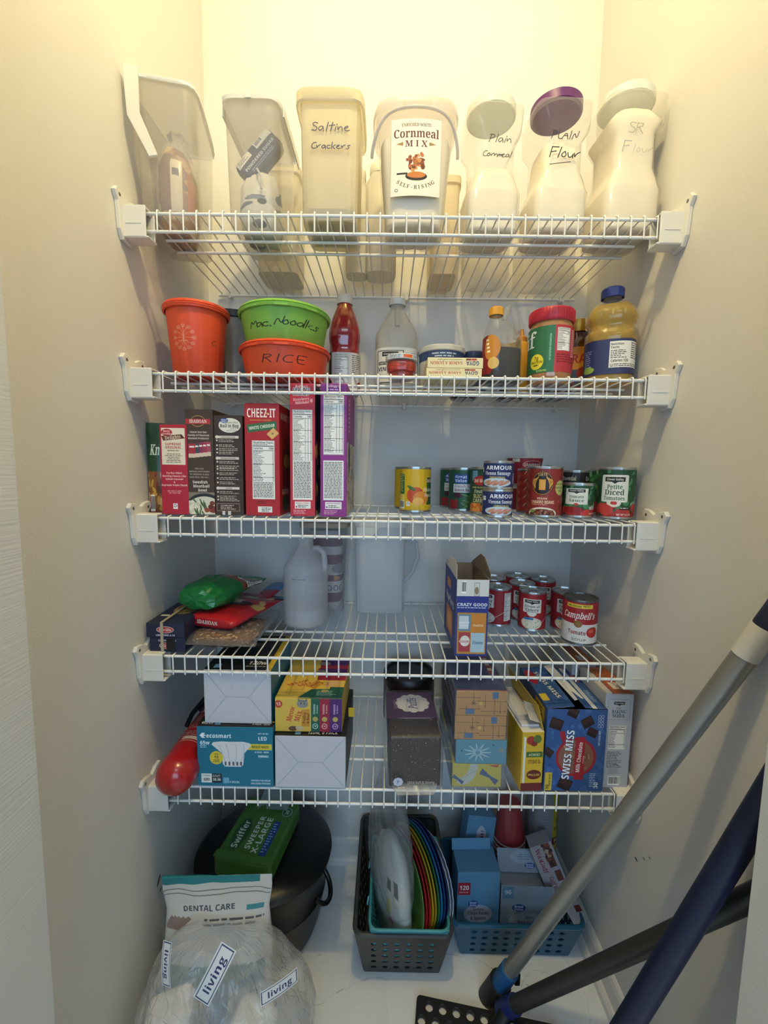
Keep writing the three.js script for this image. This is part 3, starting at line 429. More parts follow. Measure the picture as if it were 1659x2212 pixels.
// two flat seasoning boxes, printed upside down toward the front
{
  const gm = print(512, 88, (x) => { fill(x, '#e6d9a8'); x.save(); x.translate(512, 88); x.rotate(Math.PI); T(x, 'GOYA', 95, 44, 52, '#27376b', { fit: 120 }); fill(x, '#c0392b', 60, 66, 50, 16); fill(x, '#7c2b22', 112, 66, 46, 16); T(x, 'SABOR A JAMON', 340, 44, 36, '#b5432f', { font: 'serif', fit: 300 }); rows(x, 200, 70, 280, 1, 12, '#6b5d3e'); x.restore(); }), sd = std(0xe6d9a8, 0.6);
  const b1 = boxAt(921, 1041, 795, 815, 1, 0.372, 0.09), y2 = at(980, 795, 0.372).y, y3 = at(980, 771, 0.372).y;
  b1.h = y2 - H[1] - 0.0015;
  carton('seasoning_box', 'lower of two flat yellow ham seasoning boxes', b1, sides(gm, sd), { noflap: 1, group: 'flat yellow seasoning boxes' });
  carton('seasoning_box', 'upper of two flat yellow ham seasoning boxes', { w: b1.w, d: 0.09, h: y3 - y2 - 0.001, pos: [b1.pos[0] + 0.002, y2 - 0.0002, b1.pos[2]] }, sides(gm, sd), { noflap: 1, group: 'flat yellow seasoning boxes' });
}
{ // syrup bottle with handle
  const z = 0.285, x = at(1082, 800, z).x, h = at(1085, 664, z).y - H[1], r = 0.041, gm = milky(new THREE.Color().setRGB(0.95, 0.93, 0.9), 0.94, 0.08), t = thing('syrup_bottle', 'clear handled syrup bottle with yellow cap, half full of dark syrup', 'bottle', [x, H[1] + 0.001, z], 0.1);
  part(t, 'body', loft([[0, r * 0.9, r * 0.7, 3], [0.006, r, r * 0.8, 3], [h * 0.5, r, r * 0.8, 3], [h * 0.64, r * 0.98, r * 0.78, 2.6, -0.001], [h * 0.74, r * 0.75, r * 0.65, 2.2, -0.006], [h * 0.82, r * 0.42, r * 0.42, 2, -0.013], [h * 0.86, r * 0.34, r * 0.34, 2, -0.016], [h * 0.9, r * 0.34, r * 0.34, 2, -0.016]]), gm);
  part(t, 'syrup', loft([[0.003, r * 0.86, r * 0.66, 3], [0.008, r * 0.95, r * 0.75, 3], [h * 0.45, r * 0.95, r * 0.75, 3]]), std(0x0d0604, 0.5));
  part(t, 'handle', tube(arc((a) => { const q = Math.PI * (0.06 + a * 0.94); return [0.012 + 0.0165 * Math.cos(Math.PI - q * 1.0) + 0.004, h * 0.8 + Math.sin(q) * h * 0.18 - (a > 0.5 ? (a - 0.5) * 0.05 : 0), 0.004]; }, 16).concat([[0.034, h * 0.7, 0.004], [0.03, h * 0.6, 0.004]]), 0.0075, 10), gm);
  part(t, 'cap', lathe([[r * 0.37, h * 0.875], [r * 0.39, h * 0.88], [r * 0.39, h * 0.965], [r * 0.33, h * 0.98], [0, h * 0.98]]), std(0xe0a02a, 0.45)).position.x = -0.016;
  const lb = part(t, 'paper_label', loft([[h * 0.12, r * 1.015, r * 0.815, 3], [h * 0.6, r * 1.015, r * 0.815, 2.8]], { openTop: 1, openBottom: 1, n: 64 }), decal(640, 220, (x) => { poly(x, [[0, 0], [230, 0], [285, 60], [265, 150], [240, 220], [0, 220]], '#8c1f22'); ell(x, 235, 70, 50, 70, '#c6822f'); for (let k = 0; k < 4; k++) fill(x, '#f0e3c2', 198 + k * 4, 20 + k * 22, 22, 12); ell(x, 250, 160, 30, 34, '#d8b368'); poly(x, [[470, 0], [640, 0], [640, 220], [455, 220]], '#caa23c'); ell(x, 480, 90, 30, 60, '#d9be6a'); }, 0.5));
}
{ // mustard bottle behind the syrup
  const z = 0.2, x = at(1124, 800, z).x, h = at(1120, 712, z).y - H[1], t = thing('mustard_bottle', 'yellow squeeze bottle standing behind the syrup bottle', 'bottle', [x, H[1] + 0.001, z]);
  part(t, 'body', loft([[0, 0.028, 0.022, 2.5], [0.005, 0.031, 0.025, 2.5], [h * 0.5, 0.031, 0.025, 2.5], [h * 0.75, 0.02, 0.018, 2], [h * 0.8, 0.012, 0.012, 2]]), std(0xcf9a2e, 0.4)); part(t, 'nozzle', lathe([[0.013, h * 0.79], [0.013, h * 0.86], [0.006, h * 0.9], [0.003, h], [0, h]]), std(0xc9872a, 0.4));
}
{ // peanut butter jar
  const z = 0.285, x = at(1186, 800, z).x, h = at(1187, 664, z + 0.035).y - H[1], r = 0.0475, t = thing('peanut_butter_jar', 'peanut butter jar with red screw lid and green label', 'jar', [x, H[1] + 0.001, z], -0.32);
  part(t, 'body', loft([[0, r * 0.9, r * 0.9], [0.006, r * 0.98, r * 0.98], [h * 0.14, r, r], [h * 0.74, r, r], [h * 0.8, r * 0.93, r * 0.93], [h * 0.86, r * 0.9, r * 0.9]]), phys(0xa87448, 0.2, { clearcoat: 0.6 }));
  part(t, 'paper_label', loft([[h * 0.14, r * 1.012, r * 1.012], [h * 0.75, r * 1.012, r * 1.012]], { openTop: 1, openBottom: 1 }), print(800, 260, (x) => { fill(x, '#2a6b45'); fill(x, '#b42f3b', 420, 0, 380, 260); x.strokeStyle = '#e9ece6'; T(x, 'Jif', 235, 70, 120, '#eef0ea', { font: 'serif' }); fill(x, '#b42f3b', 0, 0, 150, 260); ell(x, 318, 196, 44, 44, '#e3cf3a'); T(x, '7g', 318, 176, 26, '#3b3a1a'); T(x, 'PROTEIN', 318, 198, 18, '#3b3a1a'); rows(x, 290, 212, 56, 1, 14, '#3b3a1a', 'center'); facts(x, 432, 14, 84, 128, '190'); rows(x, 530, 20, 60, 14, 11, '#eec7c7'); rows(x, 432, 160, 150, 4, 13, '#6d1420'); T(x, 'SEE NUTRITION INFORMATION', 396, 120, 14, '#9ecbaa', { rot: -90, fit: 150 }); T(x, 'GLUTEN FREE', 350, 248, 14, '#c6d86a', { fit: 60 }); }, 0.45));
  part(t, 'screw_lid', loft([[h * 0.83, r * 0.985, r * 0.985], [h * 0.84, r * 1.01, r * 1.01], [h * 0.985, r * 1.01, r * 1.01], [h, r * 0.97, r * 0.97]]), std(0xc02c3c, 0.4));
  part(t, 'lid_ribs', merge(Array.from({ length: 48 }, (_, i) => mv(box(0.0016, h * 0.13, 0.0016), 0, h * 0.912, r * 1.012).rotateY(i / 48 * 6.283))), std(0xc02c3c, 0.4));
}
{ // sauce jar behind
  const z = 0.155, x = at(1243, 800, z).x, h = at(1245, 697, z).y - H[1], r = 0.04, t = thing('sauce_jar', 'dark sauce jar with gold lid between peanut butter and oil', 'jar', [x, H[1] + 0.001, z], 0.2);
  part(t, 'glass', loft([[0, r * 0.9, r * 0.9], [0.006, r, r], [h * 0.7, r, r], [h * 0.84, r * 0.72, r * 0.72]]), phys(0x4b1a14, 0.12, { clearcoat: 0.8 }));
  part(t, 'paper_label', loft([[h * 0.08, r * 1.012, r * 1.012], [h * 0.62, r * 1.012, r * 1.012]], { openTop: 1, openBottom: 1 }), print(512, 220, (x) => { fill(x, '#c9862c'); fill(x, '#39516a', 0, 120, 512, 100); T(x, 'RAGÚ', 262, 62, 66, '#a3241e', { fit: 160 }); ell(x, 250, 140, 40, 36, '#8d2a1e'); ell(x, 300, 170, 40, 30, '#31503c'); seed = 4; blobs(x, 0, 170, 512, 50, 40, ['#52646f', '#28343a', '#8f3a2a'], 5, 14); }));
  part(t, 'lid', lathe([[r * 0.78, h * 0.84], [r * 0.8, h * 0.85], [r * 0.8, h * 0.985], [r * 0.74, h], [0, h]]), std(0xb98f35, 0.35, { metalness: 0.5 }));
}
{ // cooking oil
  const z = 0.275, x = at(1313, 800, z).x, h = at(1313, 626, z).y - H[1], r = 0.0525, t = thing('oil_bottle', 'clear bottle of golden cooking oil with blue cap', 'bottle', [x, H[1] + 0.001, z], -0.42);
  const R = [[0, r * 0.9], [0.006, r], [0.02, r], [h * 0.1, r * 0.97], [h * 0.44, r * 0.97], [h * 0.46, r], [h * 0.52, r], [h * 0.55, r * 0.9], [h * 0.6, r * 0.89], [h * 0.63, r * 0.98], [h * 0.7, r], [h * 0.74, r * 0.96], [h * 0.8, r * 0.8], [h * 0.85, r * 0.55], [h * 0.88, r * 0.37], [h * 0.92, r * 0.36]];
  part(t, 'bottle', loft(R.map(([y, q]) => [y, q, q, 2.8])), milky(new THREE.Color().setRGB(0.97, 0.95, 0.88), 0.96, 0.05));
  part(t, 'oil', loft(R.filter((q) => q[0] < h * 0.83).map(([y, q]) => [Math.max(y, 0.003), q * 0.955, q * 0.955, 2.8])), milky(new THREE.Color().setRGB(0.95, 0.72, 0.14), 0.74, 0.06));
  part(t, 'grip_ribs', merge(Array.from({ length: 14 }, (_, i) => mv(rbox(0.005, 0.012, 0.003, 0.001), 0, h * 0.7, r * 1.0).rotateY(i / 14 * 6.283))), milky(new THREE.Color().setRGB(0.85, 0.75, 0.35), 0.6, 0.1));
  part(t, 'paper_label', loft([[h * 0.1, r * 0.985, r * 0.985, 2.8], [h * 0.44, r * 0.985, r * 0.985, 2.8]], { openTop: 1, openBottom: 1, n: 64 }), print(900, 220, (x) => { fill(x, '#26315f'); fill(x, '#e4e3de', 445, 16, 260, 165); T(x, 'Nutrition', 485, 34, 19, '#222', { fit: 70 }); T(x, 'Facts', 474, 54, 19, '#222', { fit: 44 }); rows(x, 452, 72, 90, 5, 11, '#444'); T(x, 'Calories 120', 500, 138, 24, '#222', { fit: 92 }); rows(x, 560, 26, 135, 8, 13, '#444', 'full'); rows(x, 452, 158, 240, 2, 11, '#444', 'full'); rows(x, 300, 60, 60, 8, 14, '#9aa3c4'); ell(x, 330, 185, 40, 22, '#8fae4a');  }));
  part(t, 'cap', lathe([[r * 0.43, h * 0.9], [r * 0.45, h * 0.905], [r * 0.45, h * 0.985], [r * 0.4, h], [0, h]], 36), std(0x24357e, 0.4));
}
for (const [u, z, c, label] of [[1000, 0.09, 0x5a2420, 'small dark jar standing behind the navy lidded tub'], [1100, 0.09, 0x6b3325, 'small dark jar standing behind the syrup bottle'], [1185, 0.1, 0x4a2a20, 'small dark jar standing behind the peanut butter']]) {
  const x = at(u, 850, z).x, r = 0.036, t = thing('small_jar', label, 'jar', [x, H[1] + 0.001, z]);
  part(t, 'glass', loft([[0, r * 0.9, r * 0.9], [0.005, r, r], [0.07, r, r], [0.08, r * 0.85, r * 0.85]]), phys(c, 0.15, { clearcoat: 0.7 })); part(t, 'lid', lathe([[r * 0.9, 0.08], [r * 0.92, 0.083], [r * 0.92, 0.095], [0, 0.096]]), std(0x9a927f, 0.4, { metalness: 0.6 }));
}

// ---------- third shelf: boxes ----------
{ // green pasta pouch leaning on the wall
  const z = 0.345, p = at(345, 1010, z), h = at(335, 915, z).y - H[2], t = thing('pasta_pouch', 'green foil pouch of pasta sides between wall and red brownie box', 'pouch', [-0.515, H[2] + 0.001, z], 0.3);
  part(t, 'pouch', loft([[0, 0.025, 0.006, 2.5], [0.012, 0.026, 0.003, 2.5], [0.03, 0.025, 0.011, 2.2], [h * 0.5, 0.0245, 0.015, 2.2], [h * 0.82, 0.025, 0.01, 2.2], [h * 0.92, 0.026, 0.002, 2.5], [h, 0.026, 0.0015, 2.5]], { bump: [0.0015, 60], crease: 0 }), print(512, 400, (x) => { fill(x, '#234a2b'); fill(x, '#8c5a30', 0, 215, 512, 185); seed = 12; blobs(x, 0, 210, 512, 190, 110, ['#d2a044', '#b7792e', '#e0bd6b', '#6f3f26', '#8f2f22'], 6, 22); T(x, 'Knorr', 270, 120, 66, '#dfe6d8', { font: 'serif', skew: -0.2, fit: 150 }); bars(x, 180, 320, 36, 76); }, 0.3));
}
const recycle = (x, a, b, s) => { x.strokeStyle = '#222'; fill(x, '#eee', a, b, s, s * 1.2); for (let k = 0; k < 3; k++) { const q = k * 2.094 - 0.5; x.lineWidth = s * 0.14; x.beginPath(); x.arc(a + s / 2, b + s * 0.5, s * 0.28, q, q + 1.4); x.stroke(); } };
{
  const b = boxAt(347, 405, 918, 1108, 2, 0.388, 0.15), red = std(0xb3213a, 0.5);
  carton('brownie_box', 'narrow red brownie mix box with cream panel', b, sides(print(232, 760, (x) => {
    fill(x, '#b3213a'); fill(x, '#e8ddc8', 14, 24, 204, 310); ell(x, 62, 62, 48, 30, '#b3213a'); T(x, 'Betty', 62, 52, 22, '#f2e9df', { font: 'serif' }); T(x, 'Crocker', 62, 72, 20, '#f2e9df', { font: 'serif' }); poly(x, [[14, 92], [190, 76], [218, 110], [30, 132]], '#5e2a25'); T(x, 'Delights', 112, 102, 42, '#ead9bb', { font: 'serif', rot: -6, fit: 140 }); T(x, 'SUPREME', 114, 160, 28, '#b23a28', { fit: 140 }); T(x, 'ORIGINAL', 114, 188, 28, '#b23a28', { fit: 140 }); T(x, 'BROWNIE MIX', 114, 214, 16, '#5a4a40', { fit: 100 }); rows(x, 32, 240, 168, 6, 14, '#7a6a5c', 'center');
    ['Try Our Other', 'Exciting Flavors Like', 'Salted Caramel', '&', 'Supreme Triple Chunk'].forEach((s, i) => T(x, s, 116, 404 + i * 26, 21, '#efd9d2')); rows(x, 50, 556, 130, 2, 16, '#e2a9a9', 'center'); recycle(x, 98, 666, 40);
  }), red));
}
{
  const b = boxAt(402, 462, 884, 1108, 2, 0.386, 0.19), br = std(0x453329, 0.55);
  const t = carton('potato_box', 'tall dark brown mashed potato box with torn open top flap', b, sides(print(240, 880, (x) => {
    fill(x, '#453329'); ell(x, 110, 96, 62, 46, '#b08d4f'); ell(x, 110, 96, 57, 41, '#4a2b22'); fill(x, '#b02f35', 4, 78, 214, 42); T(x, 'IDAHOAN', 112, 98, 38, '#f1eadd', { font: 'serif', fit: 150 });
    ['Check Out Our', 'Family of Flavored', 'Mashed Products!'].forEach((s, i) => T(x, s, 112, 186 + i * 26, 21, '#d9d2c5'));
    for (let i = 4; i >= 0; i--) { const a = 22 + i * 34, y = 282 - i * 4; fill(x, ['#a82a38', '#3c4650', '#8a2c4a', '#9a3550', '#a44a5c'][i], a, y, 60, 116); fill(x, '#d8c2ae', a, y + 84, 60, 34); fill(x, '#efe6dc', a + 8, y + 20, 44, 14); }
    ['Also visit', 'idahoan.com/recipes', 'for delicious & easy', 'meal ideas, like our…'].forEach((s, i) => T(x, s, 112, 490 + i * 24, 19, '#c9c2b6', { bold: 0 })); ['Swedish', 'Meatball', 'bowl'].forEach((s, i) => T(x, s, 116 + i * 10, 604 + i * 34, 34, '#e3ddd2'));
    fill(x, '#857766', 0, 690, 240, 190); ell(x, 150, 810, 160, 110, '#25262c'); ell(x, 150, 825, 148, 100, '#d9d2bd'); seed = 31; blobs(x, 10, 760, 130, 120, 60, ['#e8e2cf', '#cfc6ab'], 6, 16); for (let i = 0; i < 16; i++) ell(x, 60 + rnd() * 110, 760 + rnd() * 110, 26, 6, '#47603a', 0.7 + rnd()); for (let i = 0; i < 7; i++) ell(x, 165 + rnd() * 70, 770 + rnd() * 90, 22, 20, ['#7a3424', '#96492f', '#5f2419'][i % 3]);
  }), br), { noflap: 1 });
  part(t, 'open_flap', mv(rbox(b.w * 0.96, 0.0012, 0.05, 0.0004), 0, 0, 0), br).position.set(0.016, b.h - 0.004, 0.0);
  const f = t.children[t.children.length - 1]; f.rotation.z = -0.35;
  part(t, 'side_panel', mv(rbox(0.0008, 0.045, 0.05, 0.0003), b.w / 2 + 0.0005, b.h * 0.66, -0.005), std(0x9c2631, 0.5));
}
{
  const b = boxAt(463, 525, 898, 1108, 2, 0.386, 0.13);
  carton('rice_box', 'brown boil in bag rice box with printed cooking steps', b, sides(print(250, 850, (x) => {
    fill(x, '#3b2922'); seed = 6; for (let i = 0; i < 26; i++) { x.globalAlpha = 0.25; fill(x, rnd() < 0.5 ? '#6a4630' : '#2a1c16', 0, 440 + i * 16, 250, 6 + rnd() * 8); } x.globalAlpha = 1;
    ell(x, 140, 80, 96, 62, '#e4dfd2'); ell(x, 92, 40, 34, 22, '#2c4a86'); T(x, 'Great', 92, 33, 18, '#e8ecf4'); T(x, 'Value', 92, 49, 18, '#e8ecf4'); T(x, 'Brown Rice', 158, 56, 22, '#4a4a48', { bold: 0 }); T(x, 'Boil in Bag', 138, 84, 40, '#23232f', { fit: 165 }); T(x, 'natural', 170, 106, 18, '#555', { bold: 0 }); T(x, 'whole grain', 158, 124, 18, '#555', { bold: 0 });
    for (const [y, s] of [[168, 'STOVETOP INSTRUCTIONS'], [348, 'MICROWAVE INSTRUCTIONS'], [606, 'CAUTION']]) { fill(x, '#d9d3c8', 26, y, 190, 22); T(x, s, 122, y + 11, 15, '#3b2922', { fit: s.length > 9 ? 130 : 56 }); ell(x, 26, y + 11, 14, 14, '#d9d3c8'); }
    for (const y of [208, 250, 282, 312, 390, 430, 452, 490, 530, 568, 650, 690, 716]) { ell(x, 26, y, 8, 8, '#d3ccc0'); rows(x, 42, y - 7, 180, 2, 14, '#c3b8aa'); }
    x.strokeStyle = '#c9a58c'; x.lineWidth = 3; x.strokeRect(14, 752, 200, 62); rows(x, 46, 764, 150, 3, 15, '#d3c4b5'); recycle(x, 60, 818, 26); recycle(x, 110, 818, 26);
  }), std(0x3b2922, 0.5)));
}
{
  const b = boxAt(529, 604, 872, 1111, 2, 0.388, 0.16), side = print(400, 760, (x) => { fill(x, '#ad1822'); T(x, 'WANT IT', 130, 75, 64, '#e6c9b8', { fit: 220 }); fill(x, '#7d0f17', 60, 300, 200, 300); ell(x, 150, 380, 60, 50, '#c98a3a'); T(x, 'GOOD', 120, 600, 50, '#e6c9b8'); ell(x, 120, 680, 70, 60, '#3e3a2a'); });
  carton('cracker_box', 'red white cheddar cheese cracker box', b, sides(print(300, 930, (x) => {
    fill(x, '#ad1822'); T(x, 'CHEEZ-IT', 145, 75, 100, '#f3ece0', { fit: 250, sy: 1.0 }); ell(x, 196, 78, 9, 9, '#e6a23a'); T(x, 'BAKED SNACK CRACKERS', 140, 133, 14, '#e0a23c', { fit: 180 });
    x.save(); x.translate(150, 188); x.rotate(-0.13); fill(x, '#2f6a3e', -128, -34, 256, 66); T(x, 'WHITE CHEDDAR', 0, 0, 36, '#efe9da', { fit: 224 }); x.restore();
    poly(x, [[250, 192], [298, 240], [238, 290], [190, 246]], '#dcb068'); ell(x, 242, 242, 7, 7, '#7d531f'); facts(x, 62, 300, 196, 390, '150'); fill(x, '#efece4', 62, 640, 196, 150); rows(x, 70, 650, 180, 10, 13, '#444', 'full'); rows(x, 100, 806, 130, 2, 13, '#5b0d13'); fill(x, '#efece4', 106, 852, 126, 50); rows(x, 140, 862, 84, 3, 13, '#444');
  }), side, std(0xad1822, 0.5)));
}
function cereal(uL, uR, name, label, c, sideDraw, head) {
  const b = boxAt(uL, uR, 828, 1114, 2, 0.384, 0.2);
  b.h = Math.min(b.h, H[1] - H[2] - 0.012);
  carton(name, label, b, sides(print(220, 1120, (x) => { fill(x, c); head(x); facts(x, 24, head.y || 150, 172, 500, '140', 3); fill(x, '#efece7', 24, 640, 172, 340); rows(x, 32, 655, 156, 24, 13, '#3a3a3a', 'full'); fill(x, '#efece7', 40, 994, 140, 62); T(x, 'Questions or Comments?', 110, 1008, 12, c, { fit: 118 }); ell(x, 54, 1040, 7, 7, c); rows(x, 68, 1024, 100, 2, 14, '#444'); rows(x, 30, 1068, 120, 3, 13, '#e6b9c4'); }), print(512, 700, sideDraw), std(c, 0.5)), { noflap: 1 });
}
{
  const head = (x) => { T(x, 'Kellogg’s', 104, 24, 24, '#f3e9e4', { font: 'serif', skew: -0.2 }); T(x, 'FROSTED', 102, 52, 40, '#1f1a22', { stroke: '#f3ece8', fit: 150, skew: -0.15 }); T(x, 'FLAKES', 100, 84, 42, '#1f1a22', { stroke: '#f3ece8', fit: 140, skew: -0.15 }); T(x, 'Strawberry', 100, 128, 30, '#f0c2c8', { font: 'serif', rot: -5, fit: 140 }); T(x, 'Milkshake', 108, 156, 30, '#f0c2c8', { font: 'serif', rot: -5, fit: 120 }); ell(x, 188, 140, 12, 16, '#e5a1ae'); }; head.y = 216;
  cereal(626, 681, 'cereal_box', 'red and pink strawberry frosted flakes cereal box', '#c22a3c', (x) => { fill(x, '#20203a'); seed = 14; blobs(x, 0, 200, 512, 500, 60, ['#2b2b52', '#7e2333', '#c9a45a', '#16162a'], 15, 50); }, head);
  const h2 = (x) => { T(x, 'Kellogg’s', 104, 22, 24, '#f3e9e4', { font: 'serif', skew: -0.2 }); rows(x, 40, 46, 140, 2, 20, '#e6c9e4', 'center'); }; h2.y = 92;
  cereal(692, 749, 'cereal_box', 'tall purple cereal box with patterned side panel', '#8d2a86', (x) => { fill(x, '#8d2a86'); fill(x, '#cabfb4', 10, 300, 502, 400); seed = 15; for (let i = 0; i < 90; i++) ring(x, 20 + rnd() * 480, 310 + rnd() * 380, 6 + rnd() * 18, 6 + rnd() * 18, '#3a2a26', 5); rows(x, 110, 60, 70, 8, 24, '#d9c0d8', 'full'); ell(x, 150, 380, 60, 90, '#3b2823'); }, h2);
}
// ---------- third shelf: cans ----------
const cv = (x, cx, cy, w) => { poly(x, [[cx - w / 2, cy - w * 0.13], [cx + w / 2, cy - w * 0.13], [cx + w / 2, cy + w * 0.1], [cx + w * 0.15, cy + w * 0.12], [cx, cy + w * 0.22], [cx - w * 0.15, cy + w * 0.12], [cx - w / 2, cy + w * 0.1]], '#1b1d1a'); T(x, 'Clover Valley', cx, cy - w * 0.01, w * 0.16, '#e3e2da', { fit: w * 0.82 }); };
const place3 = (u, z, s = 2, v = 1110) => [at(u, v, z).x, H[s] + 0.001, z];
const peach = print(700, 300, (x) => { fill(x, '#d9b021'); fill(x, '#2e5d2c', 440, 60, 90, 200); ell(x, 352, 190, 64, 60, '#c8502a'); ell(x, 395, 210, 60, 50, '#dd8a35'); ell(x, 372, 235, 40, 30, '#e8b45a'); ell(x, 320, 138, 34, 12, '#3f7230', 0.5); T(x, 'Del Monte', 490, 84, 36, '#f3ead8', { stroke: '#a8232a', fit: 110 }); T(x, 'Sliced', 455, 150, 34, '#efe6c8', { fit: 90, font: 'serif' }); T(x, 'Peaches', 470, 190, 34, '#efe6c8', { fit: 100, font: 'serif' }); fill(x, '#e3ca5a', 205, 30, 64, 200); fill(x, '#3d6f35', 208, 34, 58, 150); rows(x, 214, 42, 46, 10, 13, '#d9cf86'); bars(x, 205, 230, 60, 60); recycle(x, 284, 236, 28); });
can('fruit_can', 'yellow sliced peaches can', 0.037, 0.108, place3(896, 0.235), 0.0, peach);
can('fruit_can', 'peach can tucked behind the yellow sliced peaches can', 0.037, 0.108, place3(882, 0.155), 1.4, peach);
const bean = print(700, 300, (x) => { fill(x, '#24593a'); T(x, 'Great', 330, 54, 34, '#eef', { stroke: '#2b4f96', lw: 26 }); T(x, 'Value', 330, 82, 34, '#eef', { stroke: '#2b4f96', lw: 20 }); fill(x, '#dfe2dc', 270, 108, 180, 66); T(x, 'French Style', 360, 126, 28, '#7b2c4c', { fit: 156, bold: 0 }); T(x, 'Green Beans', 360, 154, 30, '#7b2c4c', { fit: 160 }); ell(x, 310, 196, 36, 22, '#4a2035'); seed = 17; for (let i = 0; i < 50; i++) ell(x, 360 + rnd() * 110, 190 + rnd() * 100, 30, 5, ['#587e42', '#3f6532', '#7b9a57'][i % 3], rnd() * 3); fill(x, '#9c2a30', 230, 230, 80, 70); });
const beans = { group: 'green bean cans' };
can('bean_can', 'green french style green bean can, in front of another', 0.037, 0.108, place3(999, 0.18), 0.0, bean);
can('bean_can', 'green bean can standing behind an alike green bean can', 0.037, 0.108, place3(978, 0.095), 0.0, bean);
can('carrot_can', 'green sliced carrots can with orange carrot slices', 0.037, 0.11, place3(1047, 0.25), 0.0, print(700, 300, (x) => { fill(x, '#1d4a34'); fill(x, '#6da0b8', 238, 10, 50, 70); ell(x, 320, 80, 70, 34, '#b3262c'); T(x, 'Del Monte', 320, 80, 38, '#f0e6cf', { fit: 116 }); T(x, 'HAND SELECTED', 300, 128, 16, '#d6c77e', { fit: 120 }); T(x, 'Fresh Cut', 320, 156, 34, '#e8e3d0', { font: 'serif', skew: -0.2, fit: 110 }); T(x, 'SLICED', 312, 190, 38, '#e8dca0', { fit: 110 }); T(x, 'CARROTS', 320, 222, 38, '#e8dca0', { fit: 130 }); seed = 18; blobs(x, 220, 240, 260, 60, 50, ['#d9772a', '#e89a45', '#c65f1c'], 10, 22); }));
{
  const sausage = print(640, 210, (x) => { fill(x, '#1e2d62'); fill(x, '#1e2d62', 0, 0, 640, 210); T(x, 'ARMOUR', 350, 40, 50, '#eeeef2', { fit: 190 }); T(x, '★', 455, 42, 30, '#c79a3a'); T(x, 'Vienna Sausage', 340, 88, 44, '#eeeef2', { font: 'serif', fit: 190 }); T(x, 'ORIGINAL', 340, 128, 26, '#d9c65a', { fit: 110 }); ell(x, 330, 172, 110, 40, '#b9cfe0'); for (let i = 0; i < 7; i++) ell(x, 270 + i * 22, 168 + (i % 2) * 14, 32, 11, ['#c98a74', '#b56f5b'][i % 2], -0.5); recycle(x, 190, 40, 32); fill(x, '#e6e6ea', 140, 20, 34, 160); rows(x, 460, 90, 80, 7, 14, '#c9cfe0'); });
  const p = place3(1073, 0.325), hh = 0.0615;
  can('sausage_can', 'small blue sausage can, bottom of a stack of two', 0.0325, hh, p, 0.12, sausage, { group: 'stacked small blue sausage cans' });
  can('sausage_can', 'small blue sausage can, on top of a stack of two', 0.0325, hh, [p[0], p[1] + hh, p[2]], -0.25, sausage, { noring: 1, group: 'stacked small blue sausage cans' });
}
{ // two stacked potato cups
  const cupMap = print(800, 300, (x) => { fill(x, '#9a2430'); ell(x, 420, 80, 80, 46, '#c9b9a0'); ell(x, 420, 80, 74, 41, '#8d1f2a'); T(x, 'IDAHOAN', 420, 82, 42, '#f0e8dc', { font: 'serif', fit: 140 }); T(x, 'Buttery', 380, 148, 34, '#f0e8dc', { fit: 110 }); T(x, 'MASHED', 400, 194, 46, '#f0e8dc', { fit: 160 }); T(x, 'POTATOES', 405, 238, 42, '#f0e8dc', { fit: 170 }); fill(x, '#d9cdb8', 260, 10, 60, 40); }, 0.5), rim = std(0xc9c4bc, 0.45), z = 0.12, x = at(1131, 1050, z).x;
  [0, 1].forEach((i) => { const t = thing('potato_cup', i ? 'red mashed potato cup on top of another cup' : 'red mashed potato cup under another cup', 'cup', [x, H[2] + 0.001 + i * 0.07, z], 0.15 - 0.1 * i, 'stacked mashed potato cups'); part(t, 'cup', loft([[0, 0.036, 0.036], [0.067, 0.0465, 0.0465]], { n: 48 }), cupMap); part(t, 'rim', new THREE.TorusGeometry(0.0468, 0.0016, 8, 40).rotateX(Math.PI / 2).translate(0, 0.067, 0), rim); if (i) { const q = part(t, 'peel_tab', mv(rbox(0.014, 0.001, 0.018, 0.0004), 0.05, 0.062, 0.006), tin); q.rotation.z = -0.25; } });
}
